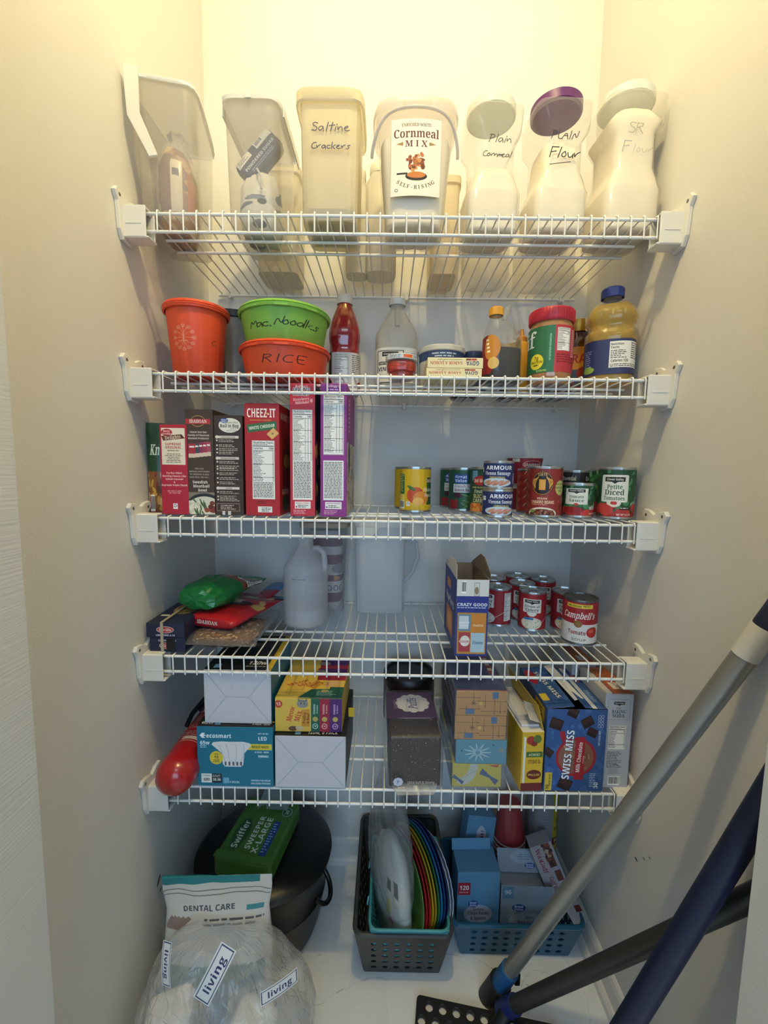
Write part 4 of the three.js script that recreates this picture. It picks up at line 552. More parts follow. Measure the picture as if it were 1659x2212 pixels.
{
  const siete = print(760, 320, (x) => { fill(x, '#8d2b27'); seed = 19; for (let i = 0; i < 60; i++) { const a = (i % 12) * 64, b = Math.floor(i / 12) * 64 + (i % 2) * 32; x.save(); x.translate(a, b); x.rotate(0.785); fill(x, ['#a3382f', '#b9473a', '#77201f'][i % 3], -18, -18, 36, 36); x.restore(); for (let k = 0; k < 3; k++) ell(x, a + 30 + k * 6, b + 20 - k * 8, 9, 3, ['#9fb8a0', '#d98d6a'][i % 2], -0.8); }
    fill(x, '#8d2b27', 260, 0, 230, 320); ell(x, 365, 100, 76, 84, '#241a1c'); ring(x, 365, 100, 70, 78, '#d98b3c', 4); T(x, 'SIETE', 365, 40, 26, '#e5b45e'); x.strokeStyle = '#e0a143'; x.lineWidth = 6; for (let k = 0; k < 4; k++) { x.beginPath(); x.ellipse(365 - 36, 96, 10 + k * 8, 44 - k * 6, 0.3, 1.6, 4.6); x.stroke(); x.beginPath(); x.ellipse(365 + 36, 96, 10 + k * 8, 44 - k * 6, -0.3, -1.5, 1.5); x.stroke(); } fill(x, '#e0a143', 343, 66, 44, 80); ell(x, 365, 66, 28, 8, '#241a1c'); ell(x, 500, 130, 44, 52, '#b6b56a'); T(x, 'MADE WITH', 500, 104, 14, '#3c4a2a'); T(x, 'AVOCADO', 500, 128, 20, '#3c4a2a'); T(x, 'OIL', 500, 150, 20, '#3c4a2a'); T(x, 'VEGAN', 368, 204, 20, '#ecd9b0', { fit: 70 }); T(x, 'CHARRO BEANS', 372, 230, 30, '#ecd9b0', { fit: 160 }); rows(x, 300, 246, 150, 1, 12, '#d9a37c'); ell(x, 372, 310, 100, 44, '#e3dccd'); ell(x, 372, 314, 90, 36, '#5a2d1f'); blobs(x, 300, 284, 150, 36, 40, ['#8a4a30', '#3f1f18', '#b57250'], 5, 11); ell(x, 300, 296, 16, 12, '#7f9b4a'); });
  can('charro_bean_can', 'dark red charro beans can with black round emblem', 0.038, 0.113, place3(1173, 0.3), 0.0, siete, { noring: 1 });
  can('charro_bean_can', 'patterned red can standing behind the charro beans can', 0.037, 0.108, place3(1148, 0.222), 1.3, siete);
}
const tomatoArt = (x, w, h) => { fill(x, '#1f4a30'); seed = 23; blobs(x, 0, 0, w, h, 70, ['#2d6b3f', '#163a26', '#48875a', '#79a883'], 8, 34); blobs(x, 0, h * 0.72, w, h * 0.28, 40, ['#a3262a', '#bd3a35', '#8a1a20'], 16, 40); };
const sauce = print(640, 260, (x) => { tomatoArt(x, 640, 260); fill(x, '#dcdcd6', 236, 24, 150, 140); cv(x, 311, 46, 110); T(x, 'Tomato', 311, 96, 32, '#2c5a3e', { font: 'serif', fit: 96 }); T(x, 'Sauce', 311, 130, 36, '#2c5a3e', { font: 'serif', fit: 100 }); ell(x, 311, 164, 14, 12, '#b8332f'); ell(x, 290, 214, 70, 30, '#8d1c20'); fill(x, '#d8d8d0', 400, 184, 90, 24); rows(x, 404, 188, 82, 2, 11, '#333'); T(x, 'NET WT 8 OZ', 440, 244, 18, '#e6d9d0', { fit: 80 }); });
can('tomato_sauce_can', 'short tomato sauce can with white label panel', 0.0335, 0.077, place3(1246, 0.3), 0.0, sauce);
const bigCan = print(700, 300, (x) => { fill(x, '#26221f'); fill(x, '#c9c2b8', 0, 90, 700, 100); T(x, 'Essential', 300, 46, 44, '#d6d0c4', { font: 'serif', fit: 110 }); T(x, 'Essential', 480, 46, 44, '#d6d0c4', { font: 'serif', fit: 110 }); blobs(x, 0, 190, 700, 110, 40, ['#8a2a2c', '#5d1c20'], 20, 40); });
can('bean_can', 'black banded can behind the tomato sauce, toward the charro beans', 0.036, 0.106, place3(1239, 0.185), 0.0, bigCan); can('bean_can', 'black banded can behind the tomato sauce, toward the diced tomatoes', 0.036, 0.106, place3(1276, 0.105), 0.0, bigCan);
const petite = print(760, 320, (x) => { tomatoArt(x, 760, 320); x.fillStyle = '#dfdfd9'; x.beginPath(); x.roundRect(282, 34, 178, 186, 12); x.fill(); ell(x, 371, 224, 46, 30, '#dfdfd9'); cv(x, 371, 66, 130); T(x, 'Petite', 371, 116, 40, '#1f4f38', { font: 'serif', fit: 100 }); T(x, 'Diced', 371, 154, 50, '#173f2c', { font: 'serif', fit: 128 }); T(x, 'Tomatoes', 371, 194, 36, '#1f4f38', { font: 'serif', fit: 138 }); ell(x, 364, 226, 14, 12, '#bd3a35'); ell(x, 378, 226, 14, 12, '#bd3a35'); ell(x, 318, 276, 52, 38, '#c2413c'); ell(x, 420, 290, 40, 30, '#b02f30'); fill(x, '#2a2320', 410, 254, 80, 18); rows(x, 414, 257, 72, 1, 14, '#ddd'); T(x, 'NET WT 14.5 OZ', 440, 304, 18, '#e6d9d0', { fit: 100 }); });
can('diced_tomato_can', 'large petite diced tomatoes can with white label panel', 0.0375, 0.113, place3(1327, 0.315), 0.0, petite, { noring: 1 });
can('diced_tomato_can', 'tomato can hidden behind the petite diced tomatoes can', 0.0375, 0.11, place3(1302, 0.222), 1.2, petite);

// ---------- fourth shelf ----------
const lie = (g) => g.rotateX(-Math.PI / 2);
{ // two pasta boxes bound with a band
  const z1 = 0.392, x0 = at(316, 1375, z1).x, x1 = at(398, 1375, z1).x, w = x1 - x0, yA = at(355, 1378, z1).y, yB = at(355, 1346, z1).y, navy = std(0x1c2340, 0.5), d = 0.27;
  const top = print(256, 700, (x) => { fill(x, '#1c2340'); ell(x, 140, 440, 90, 110, '#8f7646'); seed = 33; for (let i = 0; i < 60; i++) { x.strokeStyle = ['#c9a65c', '#a5813f', '#6f5530'][i % 3]; x.lineWidth = 4; x.beginPath(); x.ellipse(140, 440, 20 + rnd() * 68, 20 + rnd() * 84, rnd() * 3, rnd() * 6, rnd() * 6 + 1.5); x.stroke(); } fill(x, '#d8d4cc', 20, 560, 60, 24); });
  const front = (s, flip) => print(512, 200, (x) => { fill(x, '#1c2340'); if (flip) { x.translate(512, 200); x.rotate(Math.PI); } ell(x, 256, 90, 118, 48, '#d9cfc4'); ell(x, 256, 90, 108, 40, '#b3242c'); T(x, 'Barilla', 256, 90, 54, '#f2ece4', { font: 'serif', skew: -0.15, fit: 170 }); T(x, s, 256, 166, 32, '#dfe0e6', { fit: 260 }); });
  carton('pasta_box', 'lower dark blue pasta box of a banded pair, printed upside down', { w: w * 0.94, h: yA - H[3] - 0.001, d, pos: [(x0 + x1) / 2 + 0.004, H[3] + 0.001, z1 - d / 2] }, sides(front('SPAGHETTI', 1), navy, top), { noflap: 1, group: 'banded dark blue pasta boxes' });
  carton('pasta_box', 'upper dark blue linguine box of a banded pair', { w, h: yB - yA - 0.001, d, pos: [(x0 + x1) / 2, yA + 0.0005, z1 - d / 2] }, sides(front('LINGUINE n.13'), navy, top), { noflap: 1, group: 'banded dark blue pasta boxes' });
  const hh = yB - H[3] + 0.001, loopPts = [], cx = [[z1 + 0.002, 0], [z1 + 0.002, hh + 0.001], [z1 - d - 0.002, hh + 0.001], [z1 - d - 0.002, 0]];
  const t = thing('rubber_band', 'tan rubber band looped round the two dark blue pasta boxes', 'band', [(x0 + x1) / 2 - 0.006, H[3], 0]);
  part(t, 'band', merge([box(0.006, hh, 0.0014, 0, hh / 2, cx[0][0]), box(0.006, 0.0014, d + 0.004, 0, hh + 0.0012, z1 - d / 2), box(0.006, hh, 0.0014, 0, hh / 2, cx[3][0])]), std(0xb0a48c, 0.7));
  part(t, 'black_tape', box(0.019, (yA - H[3]) * 0.8, 0.0008, 0.018, (yA - H[3]) * 0.55, z1 + 0.0012), std(0x0c0b0c, 0.5), 'black strip');
}
const crinkle = (() => { const t = tex(512, 512, (x) => { fill(x, '#808080'); seed = 77; for (let i = 0; i < 900; i++) { const a = rnd() * 560 - 24, b = rnd() * 560 - 24, s = 14 + rnd() * 70, q = rnd() * 6.3, g = Math.floor(60 + rnd() * 150); x.globalAlpha = 0.3; poly(x, [[a, b], [a + s * Math.cos(q), b + s * Math.sin(q)], [a + s * 0.5 * Math.cos(q + 0.9), b + s * 0.5 * Math.sin(q + 0.9)]], `rgb(${g},${g},${g})`); } }); t.colorSpace = THREE.NoColorSpace; t.wrapS = t.wrapT = THREE.RepeatWrapping; return t; })();
const film = (t = 0.85) => { const m = milky(new THREE.Color().setRGB(0.92, 0.92, 0.92), t, 0.14); m.bumpMap = crinkle; m.bumpScale = 0.002; return m; };
{ // zip bag of chopped nuts
  const p = at(490, 1400, 0.31), t = thing('zip_bag', 'clear zip bag of chopped nuts under the red potato pouch', 'bag', [p.x + 0.012, H[3] + 0.001, 0.31], -0.06);
  const nuts = part(t, 'nuts', lie(loft([[-0.07, 0.05, 0.006, 2.2], [-0.064, 0.064, 0.013, 2.2], [-0.03, 0.072, 0.0165, 2.2], [0.03, 0.066, 0.016, 2.2], [0.075, 0.05, 0.006, 2.2]], { bump: [0.0045, 90], crease: 0, n: 72, vlin: 1 })), print(512, 256, (x) => { fill(x, '#6d5240'); seed = 41; blobs(x, 0, 0, 512, 256, 700, ['#a58464', '#3d2a20', '#c9ab88', '#5f4434', '#8a6b50'], 3, 8); }, 0.8)); nuts.position.y = 0.0185;
  const f = part(t, 'film', lie(loft([[-0.085, 0.09, 0.001, 2.5], [-0.072, 0.088, 0.006, 2.3], [-0.05, 0.08, 0.0165, 2.2], [0, 0.08, 0.0185, 2.2], [0.06, 0.078, 0.017, 2.2], [0.1, 0.08, 0.006, 2.2], [0.14, 0.076, 0.002, 2.5]], { bump: [0.002, 50, true], crease: 0, n: 64 })), film(0.93)); f.position.y = 0.0195;
}
{ // red potato pouch
  const p = at(482, 1352, 0.3), t = thing('potato_pouch', 'red foil mashed potato pouch lying on the nut bag', 'pouch', [p.x + 0.012, H[3] + 0.0535, 0.262], -0.28);
  part(t, 'pouch', lie(loft([[-0.092, 0.05, 0.006, 3], [-0.09, 0.066, 0.013, 2.8], [-0.07, 0.068, 0.0155, 2.4], [-0.02, 0.068, 0.016, 2.3], [0.05, 0.07, 0.014, 2.3], [0.085, 0.074, 0.004, 2.6], [0.125, 0.078, 0.0012, 3]], { bump: [0.002, 50], crease: 0, n: 56 })), print(512, 512, (x) => { fill(x, '#b01c28'); seed = 44; blobs(x, 120, 40, 260, 300, 24, ['#5a1d18', '#caa15c', '#3a1512', '#d8c6a0'], 12, 40); fill(x, '#b01c28', 0, 380, 512, 132); fill(x, '#3f6ea0', 300, 0, 212, 40); }, 0.3));
  const d = part(t, 'printed_name', plate(0.06, 0.018), decal(320, 100, (x) => T(x, 'IDAHOAN', 160, 52, 66, '#efe4d8', { font: 'serif', fit: 290 }), 0.4)); d.position.set(0.0, 0.001, 0.0955);
}
{ // green foil bag
  const p = at(462, 1300, 0.29), t = thing('snack_bag', 'bulging shiny green foil bag on top of the red pouch', 'bag', [p.x - 0.006, H[3] + 0.101, 0.262], -0.22);
  part(t, 'bag', lie(loft([[-0.075, 0.03, 0.014, 2.4], [-0.07, 0.048, 0.022, 2.4], [-0.045, 0.055, 0.032, 2], [0, 0.056, 0.036, 2], [0.04, 0.058, 0.028, 2.1], [0.075, 0.06, 0.012, 2.3], [0.1, 0.064, 0.0015, 3], [0.135, 0.06, 0.001, 3]], { bump: [0.007, 26, true], crease: 0.35, n: 40 })), print(512, 512, (x) => { fill(x, '#1f7a3c'); poly(x, [[150, 0], [380, 0], [400, 250], [250, 300], [150, 260]], '#8c5a3c'); seed = 46; blobs(x, 160, 20, 220, 220, 30, ['#5a2d20', '#d9cdb9', '#a5774f', '#3b2019'], 8, 26); fill(x, '#ddd6ca', 330, 40, 60, 170); rows(x, 344, 60, 32, 8, 18, '#4a2a22', 'full'); fill(x, '#1f7a3c', 0, 0, 512, 60);  }, 0.22));
}
{ // foil pouch with blue edge under the red pouch, toward the wall
  const p = at(578, 1305, 0.15), t = thing('foil_pouch', 'foil pouch with blue edge poking out behind the red pouch', 'pouch', [p.x, H[3] + 0.06, 0.135], -0.5);
  const q = part(t, 'pouch', lie(loft([[-0.05, 0.03, 0.004, 2.4], [0, 0.036, 0.006, 2.4], [0.05, 0.04, 0.0012, 3]], { crease: 0, bump: [0.0015, 50] })), print(128, 128, (x) => { fill(x, '#a02430'); fill(x, '#3f72a8', 10, 0, 108, 60); fill(x, '#5a1520', 100, 0, 28, 128); }, 0.3)); q.rotation.x = 0.35; q.rotation.z = 0.25;
}
{ // water jug
  const z = 0.2, x = at(661, 1300, z).x, h = at(661, 1160, z).y - H[3], r = 0.0565, jm = milky(new THREE.Color().setRGB(0.90, 0.90, 0.91), 0.68, 0.35), t = thing('water_jug', 'translucent plastic water jug with handle, nearly full', 'jug', [x, H[3] + 0.001, z], -0.4);
  part(t, 'body', loft([[0, r * 0.86, r * 0.86], [0.006, r * 0.98, r * 0.98], [0.014, r, r], [h * 0.58, r, r], [h * 0.6, r * 0.985, r * 0.985], [h * 0.66, r * 0.98, r * 0.98], [h * 0.72, r * 0.86, r * 0.86], [h * 0.86, r * 0.45, r * 0.45], [h * 0.9, r * 0.34, r * 0.34], [h * 0.97, r * 0.33, r * 0.33], [h * 0.975, r * 0.4, r * 0.4], [h, r * 0.4, r * 0.4]], { n: 56 }), jm);
  part(t, 'water', loft([[0.004, r * 0.84, r * 0.84], [0.012, r * 0.96, r * 0.96], [h * 0.2, r * 0.96, r * 0.96]]), milky(new THREE.Color().setRGB(0.78, 0.79, 0.81), 0.5, 0.2));
  part(t, 'handle', tube([[r * 0.36, h * 0.87, 0], [r * 0.66, h * 0.885, 0], [r * 0.93, h * 0.84, 0], [r * 1.0, h * 0.74, 0], [r * 0.98, h * 0.64, 0]], 0.0075, 10), jm);
  const d = part(t, 'printed_date', loft([[h * 0.555, r * 1.006, r * 1.006], [h * 0.57, r * 1.006, r * 1.006]], { openTop: 1, openBottom: 1 }), decal(1024, 40, (x) => rows(x, 430, 6, 110, 1, 24, '#3a3a3e', 'full'), 0.6)); d.rotation.y = 0.4;
}
{ // clear bin with a purple striped bag
  const z = 0.07, x = at(704, 1300, z).x, h = 0.255, t = thing('clear_bin', 'clear upright bin holding a purple and white bag behind the jug', 'container', [x, H[3] + 0.001, z]);
  part(t, 'body', loft([[0, 0.055, 0.05, 6], [h * 0.96, 0.064, 0.058, 6]], { openTop: 1 }), milky(new THREE.Color().setRGB(0.9, 0.9, 0.91), 0.85, 0.2)); part(t, 'lid', loft([[h * 0.94, 0.068, 0.062, 6], [h * 0.99, 0.068, 0.062, 6], [h, 0.062, 0.056, 6]], { openBottom: 1 }), std(0xb7a58f, 0.5));
  const b = thing('printed_bag', 'purple and white striped bag standing inside the clear bin', 'bag', [x, H[3] + 0.006, z]); part(b, 'bag', loft([[0, 0.042, 0.036, 4], [0.05, 0.05, 0.042, 4], [0.16, 0.049, 0.042, 4], [0.22, 0.045, 0.02, 3]], { bump: [0.003, 40], crease: 0 }), print(512, 320, (x) => { fill(x, '#d3cbc8'); for (const y of [20, 92, 250]) fill(x, '#6d2f47', 0, y, 512, 40); fill(x, '#6d2f47', 0, 176, 512, 26); ell(x, 330, 150, 40, 22, '#8d7f86'); poly(x, [[300, 176], [330, 190], [300, 202]], '#c7873c'); T(x, 'food', 300, 226, 44, '#5b4a52', { bold: 0 }); }, 0.5));
}
{ // tall frosted pitcher bin with lid
  const z = 0.075, x0 = at(766, 1230, z + 0.045).x, x1 = at(876, 1230, z + 0.045).x, w = x1 - x0, x = (x0 + x1) / 2, h = 0.262, t = thing('frosted_bin', 'empty tall frosted plastic bin with pouring lid', 'container', [x, H[3] + 0.001, z]);
  part(t, 'body', loft([[0, w * 0.45, 0.044, 7], [0.004, w * 0.47, 0.047, 7], [h * 0.95, w * 0.5, 0.054, 7]], { openTop: 1 }), milky(new THREE.Color().setRGB(0.92, 0.93, 0.95), 0.55, 0.35));
  part(t, 'lid', loft([[h * 0.93, w * 0.53, 0.058, 7], [h * 0.97, w * 0.54, 0.06, 7], [h, w * 0.52, 0.057, 6]], { openBottom: 1 }), whitePl);
  const sp = part(t, 'pour_spout', extr([[-0.03, 0], [0.03, 0], [0.012, -0.022], [-0.03, -0.022]], 0.004, [], 0.001), whitePl); sp.position.set(-w * 0.24, h * 0.93, 0.06);
  part(t, 'handle', tube([[w * 0.5, h * 0.78, 0], [w * 0.72, h * 0.74, 0], [w * 0.76, h * 0.6, 0], [w * 0.66, h * 0.42, 0], [w * 0.48, h * 0.3, 0]], 0.006, 8), milky(new THREE.Color().setRGB(0.85, 0.86, 0.88), 0.7, 0.3));
}
// panels of an opened carton
function openCarton(name, label, b, m, inner, o = {}) {
  const t = thing(name, label, 'box', b.pos, o.turn || 0), k = 0.0008, pan = (n, w, h, d, x, y, z, mats) => { const q = part(t, n, rbox(w, h, d, 0.0003), mats); q.position.set(x, y, z); return q; };
  pan('front_panel', b.w, b.h, k, 0, b.h / 2, b.d / 2, [inner, inner, inner, inner, m.front, inner]); pan('back_panel', b.w, b.h, k, 0, b.h / 2, -b.d / 2, inner);
  pan('side_panel', k, b.h, b.d, -b.w / 2, b.h / 2, 0, [inner, m.left, inner, inner, inner, inner]); pan('side_panel', k, b.h, b.d, b.w / 2, b.h / 2, 0, [m.right || m.left, inner, inner, inner, inner, inner]);
  pan('bottom_panel', b.w, k, b.d, 0, 0.0006, 0, inner);
  return t;
}
{
  const b = boxAt(985, 1054, 1252, 1414, 3, 0.385, 0.17), h = b.h;
  const front = print(300, 700, (x) => { fill(x, '#232f83'); fill(x, '#d9d6d2', 0, 0, 300, 150); bars(x, 44, 14, 44, 110); x.strokeStyle = '#333'; x.lineWidth = 3; x.strokeRect(166, 30, 44, 116); ell(x, 186, 100, 18, 36, '#8d7b62'); T(x, 'CRAZY GOOD', 148, 226, 40, '#eeeef2', { fit: 286 }); rows(x, 8, 250, 284, 1, 18, '#c9cbe0', 'full'); fill(x, '#b9862f', 14, 300, 272, 380); fill(x, '#5d88a8', 24, 316, 116, 150); fill(x, '#c9d2d6', 30, 330, 90, 120); fill(x, '#c9812c', 146, 316, 130, 160); T(x, 'TOASTED', 210, 416, 26, '#efe2c4', { fit: 100, font: 'serif' }); T(x, 'STRAIGHT FROM', 78, 390, 20, '#eef', { fit: 100 }); T(x, 'THE BOX', 78, 416, 20, '#eef', { fit: 90 }); fill(x, '#a63840', 30, 480, 108, 180); ell(x, 90, 560, 46, 50, '#e3ddd5'); T(x, 'STACKED', 84, 566, 22, '#efe6e2', { stroke: '#a63840', fit: 100 }); fill(x, '#a9c3d2', 146, 484, 130, 180); T(x, 'Frozen', 212, 574, 40, '#243a78', { font: 'serif', skew: -0.2, fit: 100 }); });
  const left = print(640, 640, (x) => { fill(x, '#232f83'); x.save(); x.translate(320, 0); T(x, 'Pop•Tarts', 0, 260, 90, '#e6dfd0', { fit: 420 }); fill(x, '#cf8436', -180, 90, 200, 80); fill(x, '#cf7a35', -180, 340, 330, 220); ell(x, 0, 450, 120, 80, '#e2a560'); x.restore(); });
  const t = openCarton('pastry_box', 'opened blue toaster pastry box with raised top flaps', { ...b, h }, { front, left, right: std(0x232f83, 0.5) }, kraft);
  const fl = (n, pts, x, y, z, ry, rz, m) => { const q = part(t, n, extr(pts, 0.0008), m); q.position.set(x, y, z); q.rotation.set(0, ry, rz); };
  fl('side_flap', [[-b.d * 0.5, 0], [b.d * 0.5, 0], [b.d * 0.46, 0.012], [b.d * 0.2, 0.016], [b.d * 0.05, 0.03], [-b.d * 0.3, 0.036], [-b.d * 0.48, 0.03]], -b.w / 2 - 0.001, h, 0, Math.PI / 2, 0.0, std(0xd3cfc8, 0.6));
  fl('side_flap', [[-b.d * 0.5, 0], [b.d * 0.5, 0], [b.d * 0.4, 0.01], [0, 0.04], [-b.d * 0.2, 0.038], [-b.d * 0.48, 0.012]], b.w / 2 - 0.001, h, 0, Math.PI / 2 + 0.05, 0, kraft);
}
// soup cans
{
  const soup = (title, two) => print(640, 300, (x) => { fill(x, '#9c1f27'); x.fillStyle = '#dedbd6'; x.beginPath(); x.roundRect(250, 40, 140, 118, 8); x.fill(); ell(x, 320, 158, 36, 32, '#dedbd6'); cv(x, 320, 62, 110); T(x, title, 320, 102, 28, '#22231f', { font: 'serif', fit: 110 }); T(x, two, 320, 132, 30, '#22231f', { font: 'serif', fit: 100 }); rows(x, 280, 148, 80, 1, 10, '#777'); ell(x, 320, 250, 82, 52, '#cfc9bd'); ell(x, 320, 254, 72, 42, '#ddd7c8'); seed = 52; blobs(x, 260, 224, 120, 60, 26, ['#b9b08f', '#98a077', '#e8e3d6'], 3, 7); fill(x, '#2d7ab0', 262, 200, 70, 20); x.strokeStyle = '#d9cfc8'; x.lineWidth = 4; x.beginPath(); x.moveTo(400, 240); x.lineTo(470, 190); x.stroke(); facts(x, 470, 20, 76, 250, '90'); fill(x, '#dedbd6', 560, 90, 60, 100); });
  const celery = soup('Cream of', 'Celery'), mush = soup('Cream of', 'Mushroom'), g = { group: 'cream soup cans' }, r = 0.0335, h = 0.1;
  const P = (u, v, z) => [at(u, v, z).x, H[3] + 0.001, z];
  can('soup_can', 'red cream of celery soup can, foremost of the cream soups', r, h, P(1149, 1320, 0.205), 0, celery, g);
  can('soup_can', 'red cream of mushroom soup can behind the tomato soup can', r, h, P(1220, 1320, 0.205), 0.1, mush, g);
  can('soup_can', 'red soup can with its nutrition facts side showing beside the pastry box', r, h, P(1076, 1300, 0.175), -1.0, celery, g);
  can('soup_can', 'red cream of celery soup can directly behind the foremost one', r, h, P(1126, 1300, 0.135), 0.05, celery, g);
  const back = 'red cream soup can in the row nearest the back wall';
  can('soup_can', back + ', beside the pastry box', r, h, P(1064, 1300, 0.085), 0, celery, g); can('soup_can', back + ', middle of three', r, h, P(1117, 1300, 0.055), 0, celery, g); can('soup_can', back + ', toward the side wall', r, h, P(1171, 1300, 0.09), 0, celery, g);
  can('tomato_soup_can', 'large red and white tomato soup can with yellow band', 0.0385, 0.107, P(1251, 1350, 0.283), 0.02, print(720, 320, (x) => { fill(x, '#dcd9d4'); fill(x, '#a01f28', 0, 0, 720, 170); x.save(); x.translate(0, 0); fill(x, '#d9c33c', 268, 14, 176, 30); T(x, '20% BIGGER', 320, 29, 20, '#2a2a1c', { fit: 92 }); rows(x, 376, 22, 60, 1, 16, '#6a6030'); T(x, 'Campbell’s', 356, 104, 70, '#efe9e0', { font: 'serif', skew: -0.22, fit: 220 }); ell(x, 350, 170, 27, 27, '#8d6b35'); ring(x, 350, 170, 18, 18, '#6a4d22', 3); T(x, 'Tomato', 344, 238, 44, '#8f2027', { fit: 118 }); ell(x, 450, 232, 44, 42, '#b92e26'); ell(x, 440, 222, 18, 14, '#d8604c'); poly(x, [[430, 190], [452, 196], [470, 188], [456, 204]], '#44602f'); T(x, '❧ SOUP ❧', 360, 294, 26, '#8d7f72', { fit: 150 }); x.restore(); facts(x, 560, 60, 70, 220, '90'); }), { noring: 1, dark: 1 });
}

// ---------- lowest shelf ----------
{ // fire extinguisher lying on its side
  const r = 0.0415, z0 = 0.455, x = at(374, 1670, 0.43).x + 0.002, t = thing('fire_extinguisher', 'red fire extinguisher lying on its side with rounded base outward', 'extinguisher', [x, H[4] + r + 0.0005, 0]);
  const tank = part(t, 'tank', loft([[0, 0.004, 0.004], [0.003, r * 0.5, r * 0.5], [0.012, r * 0.82, r * 0.82], [0.026, r * 0.97, r * 0.97], [0.04, r, r], [0.27, r, r], [0.292, r * 0.8, r * 0.8], [0.305, r * 0.42, r * 0.42]], { n: 48, crease: 0 }).rotateX(-Math.PI / 2).translate(0, 0, z0), phys(0xa51518, 0.28, { clearcoat: 0.5, clearcoatRoughness: 0.15 }));
  const band = part(t, 'printed_band', loft([[0.085, r * 1.006, r * 1.006], [0.25, r * 1.006, r * 1.006]], { openTop: 1, openBottom: 1 }).rotateX(-Math.PI / 2).translate(0, 0, z0), print(512, 320, (x) => { fill(x, '#99171b'); fill(x, '#c9bdb4', 220, 282, 90, 22); rows(x, 180, 246, 170, 3, 12, '#d3a9a4', 'center'); for (let i = 0; i < 7; i++) rows(x, 90, 120 + i * 16, 340, 1, 14, '#c98f8a', 'full'); T(x, 'FIRE', 256, 66, 70, '#dcd2ca', { fit: 190 }); fill(x, '#d3a9a4', 0, 312, 512, 4); }, 0.35));
  part(t, 'valve', merge([mv(cyl(0.012, 0.014, 0.03, 0, 16).rotateX(Math.PI / 2), 0, 0, z0 - 0.318), mv(rbox(0.02, 0.05, 0.022, 0.003), 0, 0.012, z0 - 0.34)]), std(0x1d1c1c, 0.5));
  const hd = part(t, 'squeeze_handle', mv(rbox(0.014, 0.012, 0.12, 0.003), -0.02, 0.038, z0 - 0.29), std(0x151414, 0.5)); hd.rotation.z = 0.4;
  part(t, 'hose', tube([[-0.012, 0.01, z0 - 0.34], [-0.04, 0.035, z0 - 0.3], [-0.042, 0.034, z0 - 0.2], [-0.036, 0.03, z0 - 0.16]], 0.006, 8), std(0x151414, 0.6));
}
// carton whose glued bottom flaps face the front
function flapsOn(t, w, h, z, mat) {
  const g = 0.0012, a = w / 2 - 0.001, b = h / 2 - 0.001, cx = w * 0.17, y = -h * 0.0;
  const P = { tl: [-a, b], tr: [a, b], br: [a, -b], bl: [-a, -b], ml: [-cx, y], mr: [cx, y] };
  for (const q of [['tl', 'tr', 'mr', 'ml'], ['bl', 'ml', 'mr', 'br'], ['tl', 'ml', 'bl'], ['tr', 'br', 'mr']]) { const pts = q.map((k) => P[k]), c = [pts.reduce((s, p) => s + p[0], 0) / q.length, pts.reduce((s, p) => s + p[1], 0) / q.length], sh = pts.map((p) => { const d = Math.hypot(p[0] - c[0], p[1] - c[1]); return [p[0] + (c[0] - p[0]) * g / d, p[1] + (c[1] - p[1]) * g / d]; }); const f = part(t, 'bottom_flap', extr(sh, 0.0008), mat); f.position.set(0, h / 2, z); }
}
const teal = std(0x14708c, 0.45), blackCard = std(0x17181b, 0.45), whiteFlap = std(0xc4c4cb, 0.6);
const blackTop = print(512, 512, (x) => { fill(x, '#17181b'); T(x, '120w', 380, 420, 60, '#d9d9d6', { skew: -0.15 }); rows(x, 300, 460, 160, 1, 18, '#b9b9b4'); fill(x, '#5a8fb8', 60, 440, 50, 50); fill(x, '#cfae2a', 470, 0, 42, 512); rows(x, 40, 60, 300, 5, 26, '#8d8d8a'); });
let ecoTop, whiteTop;
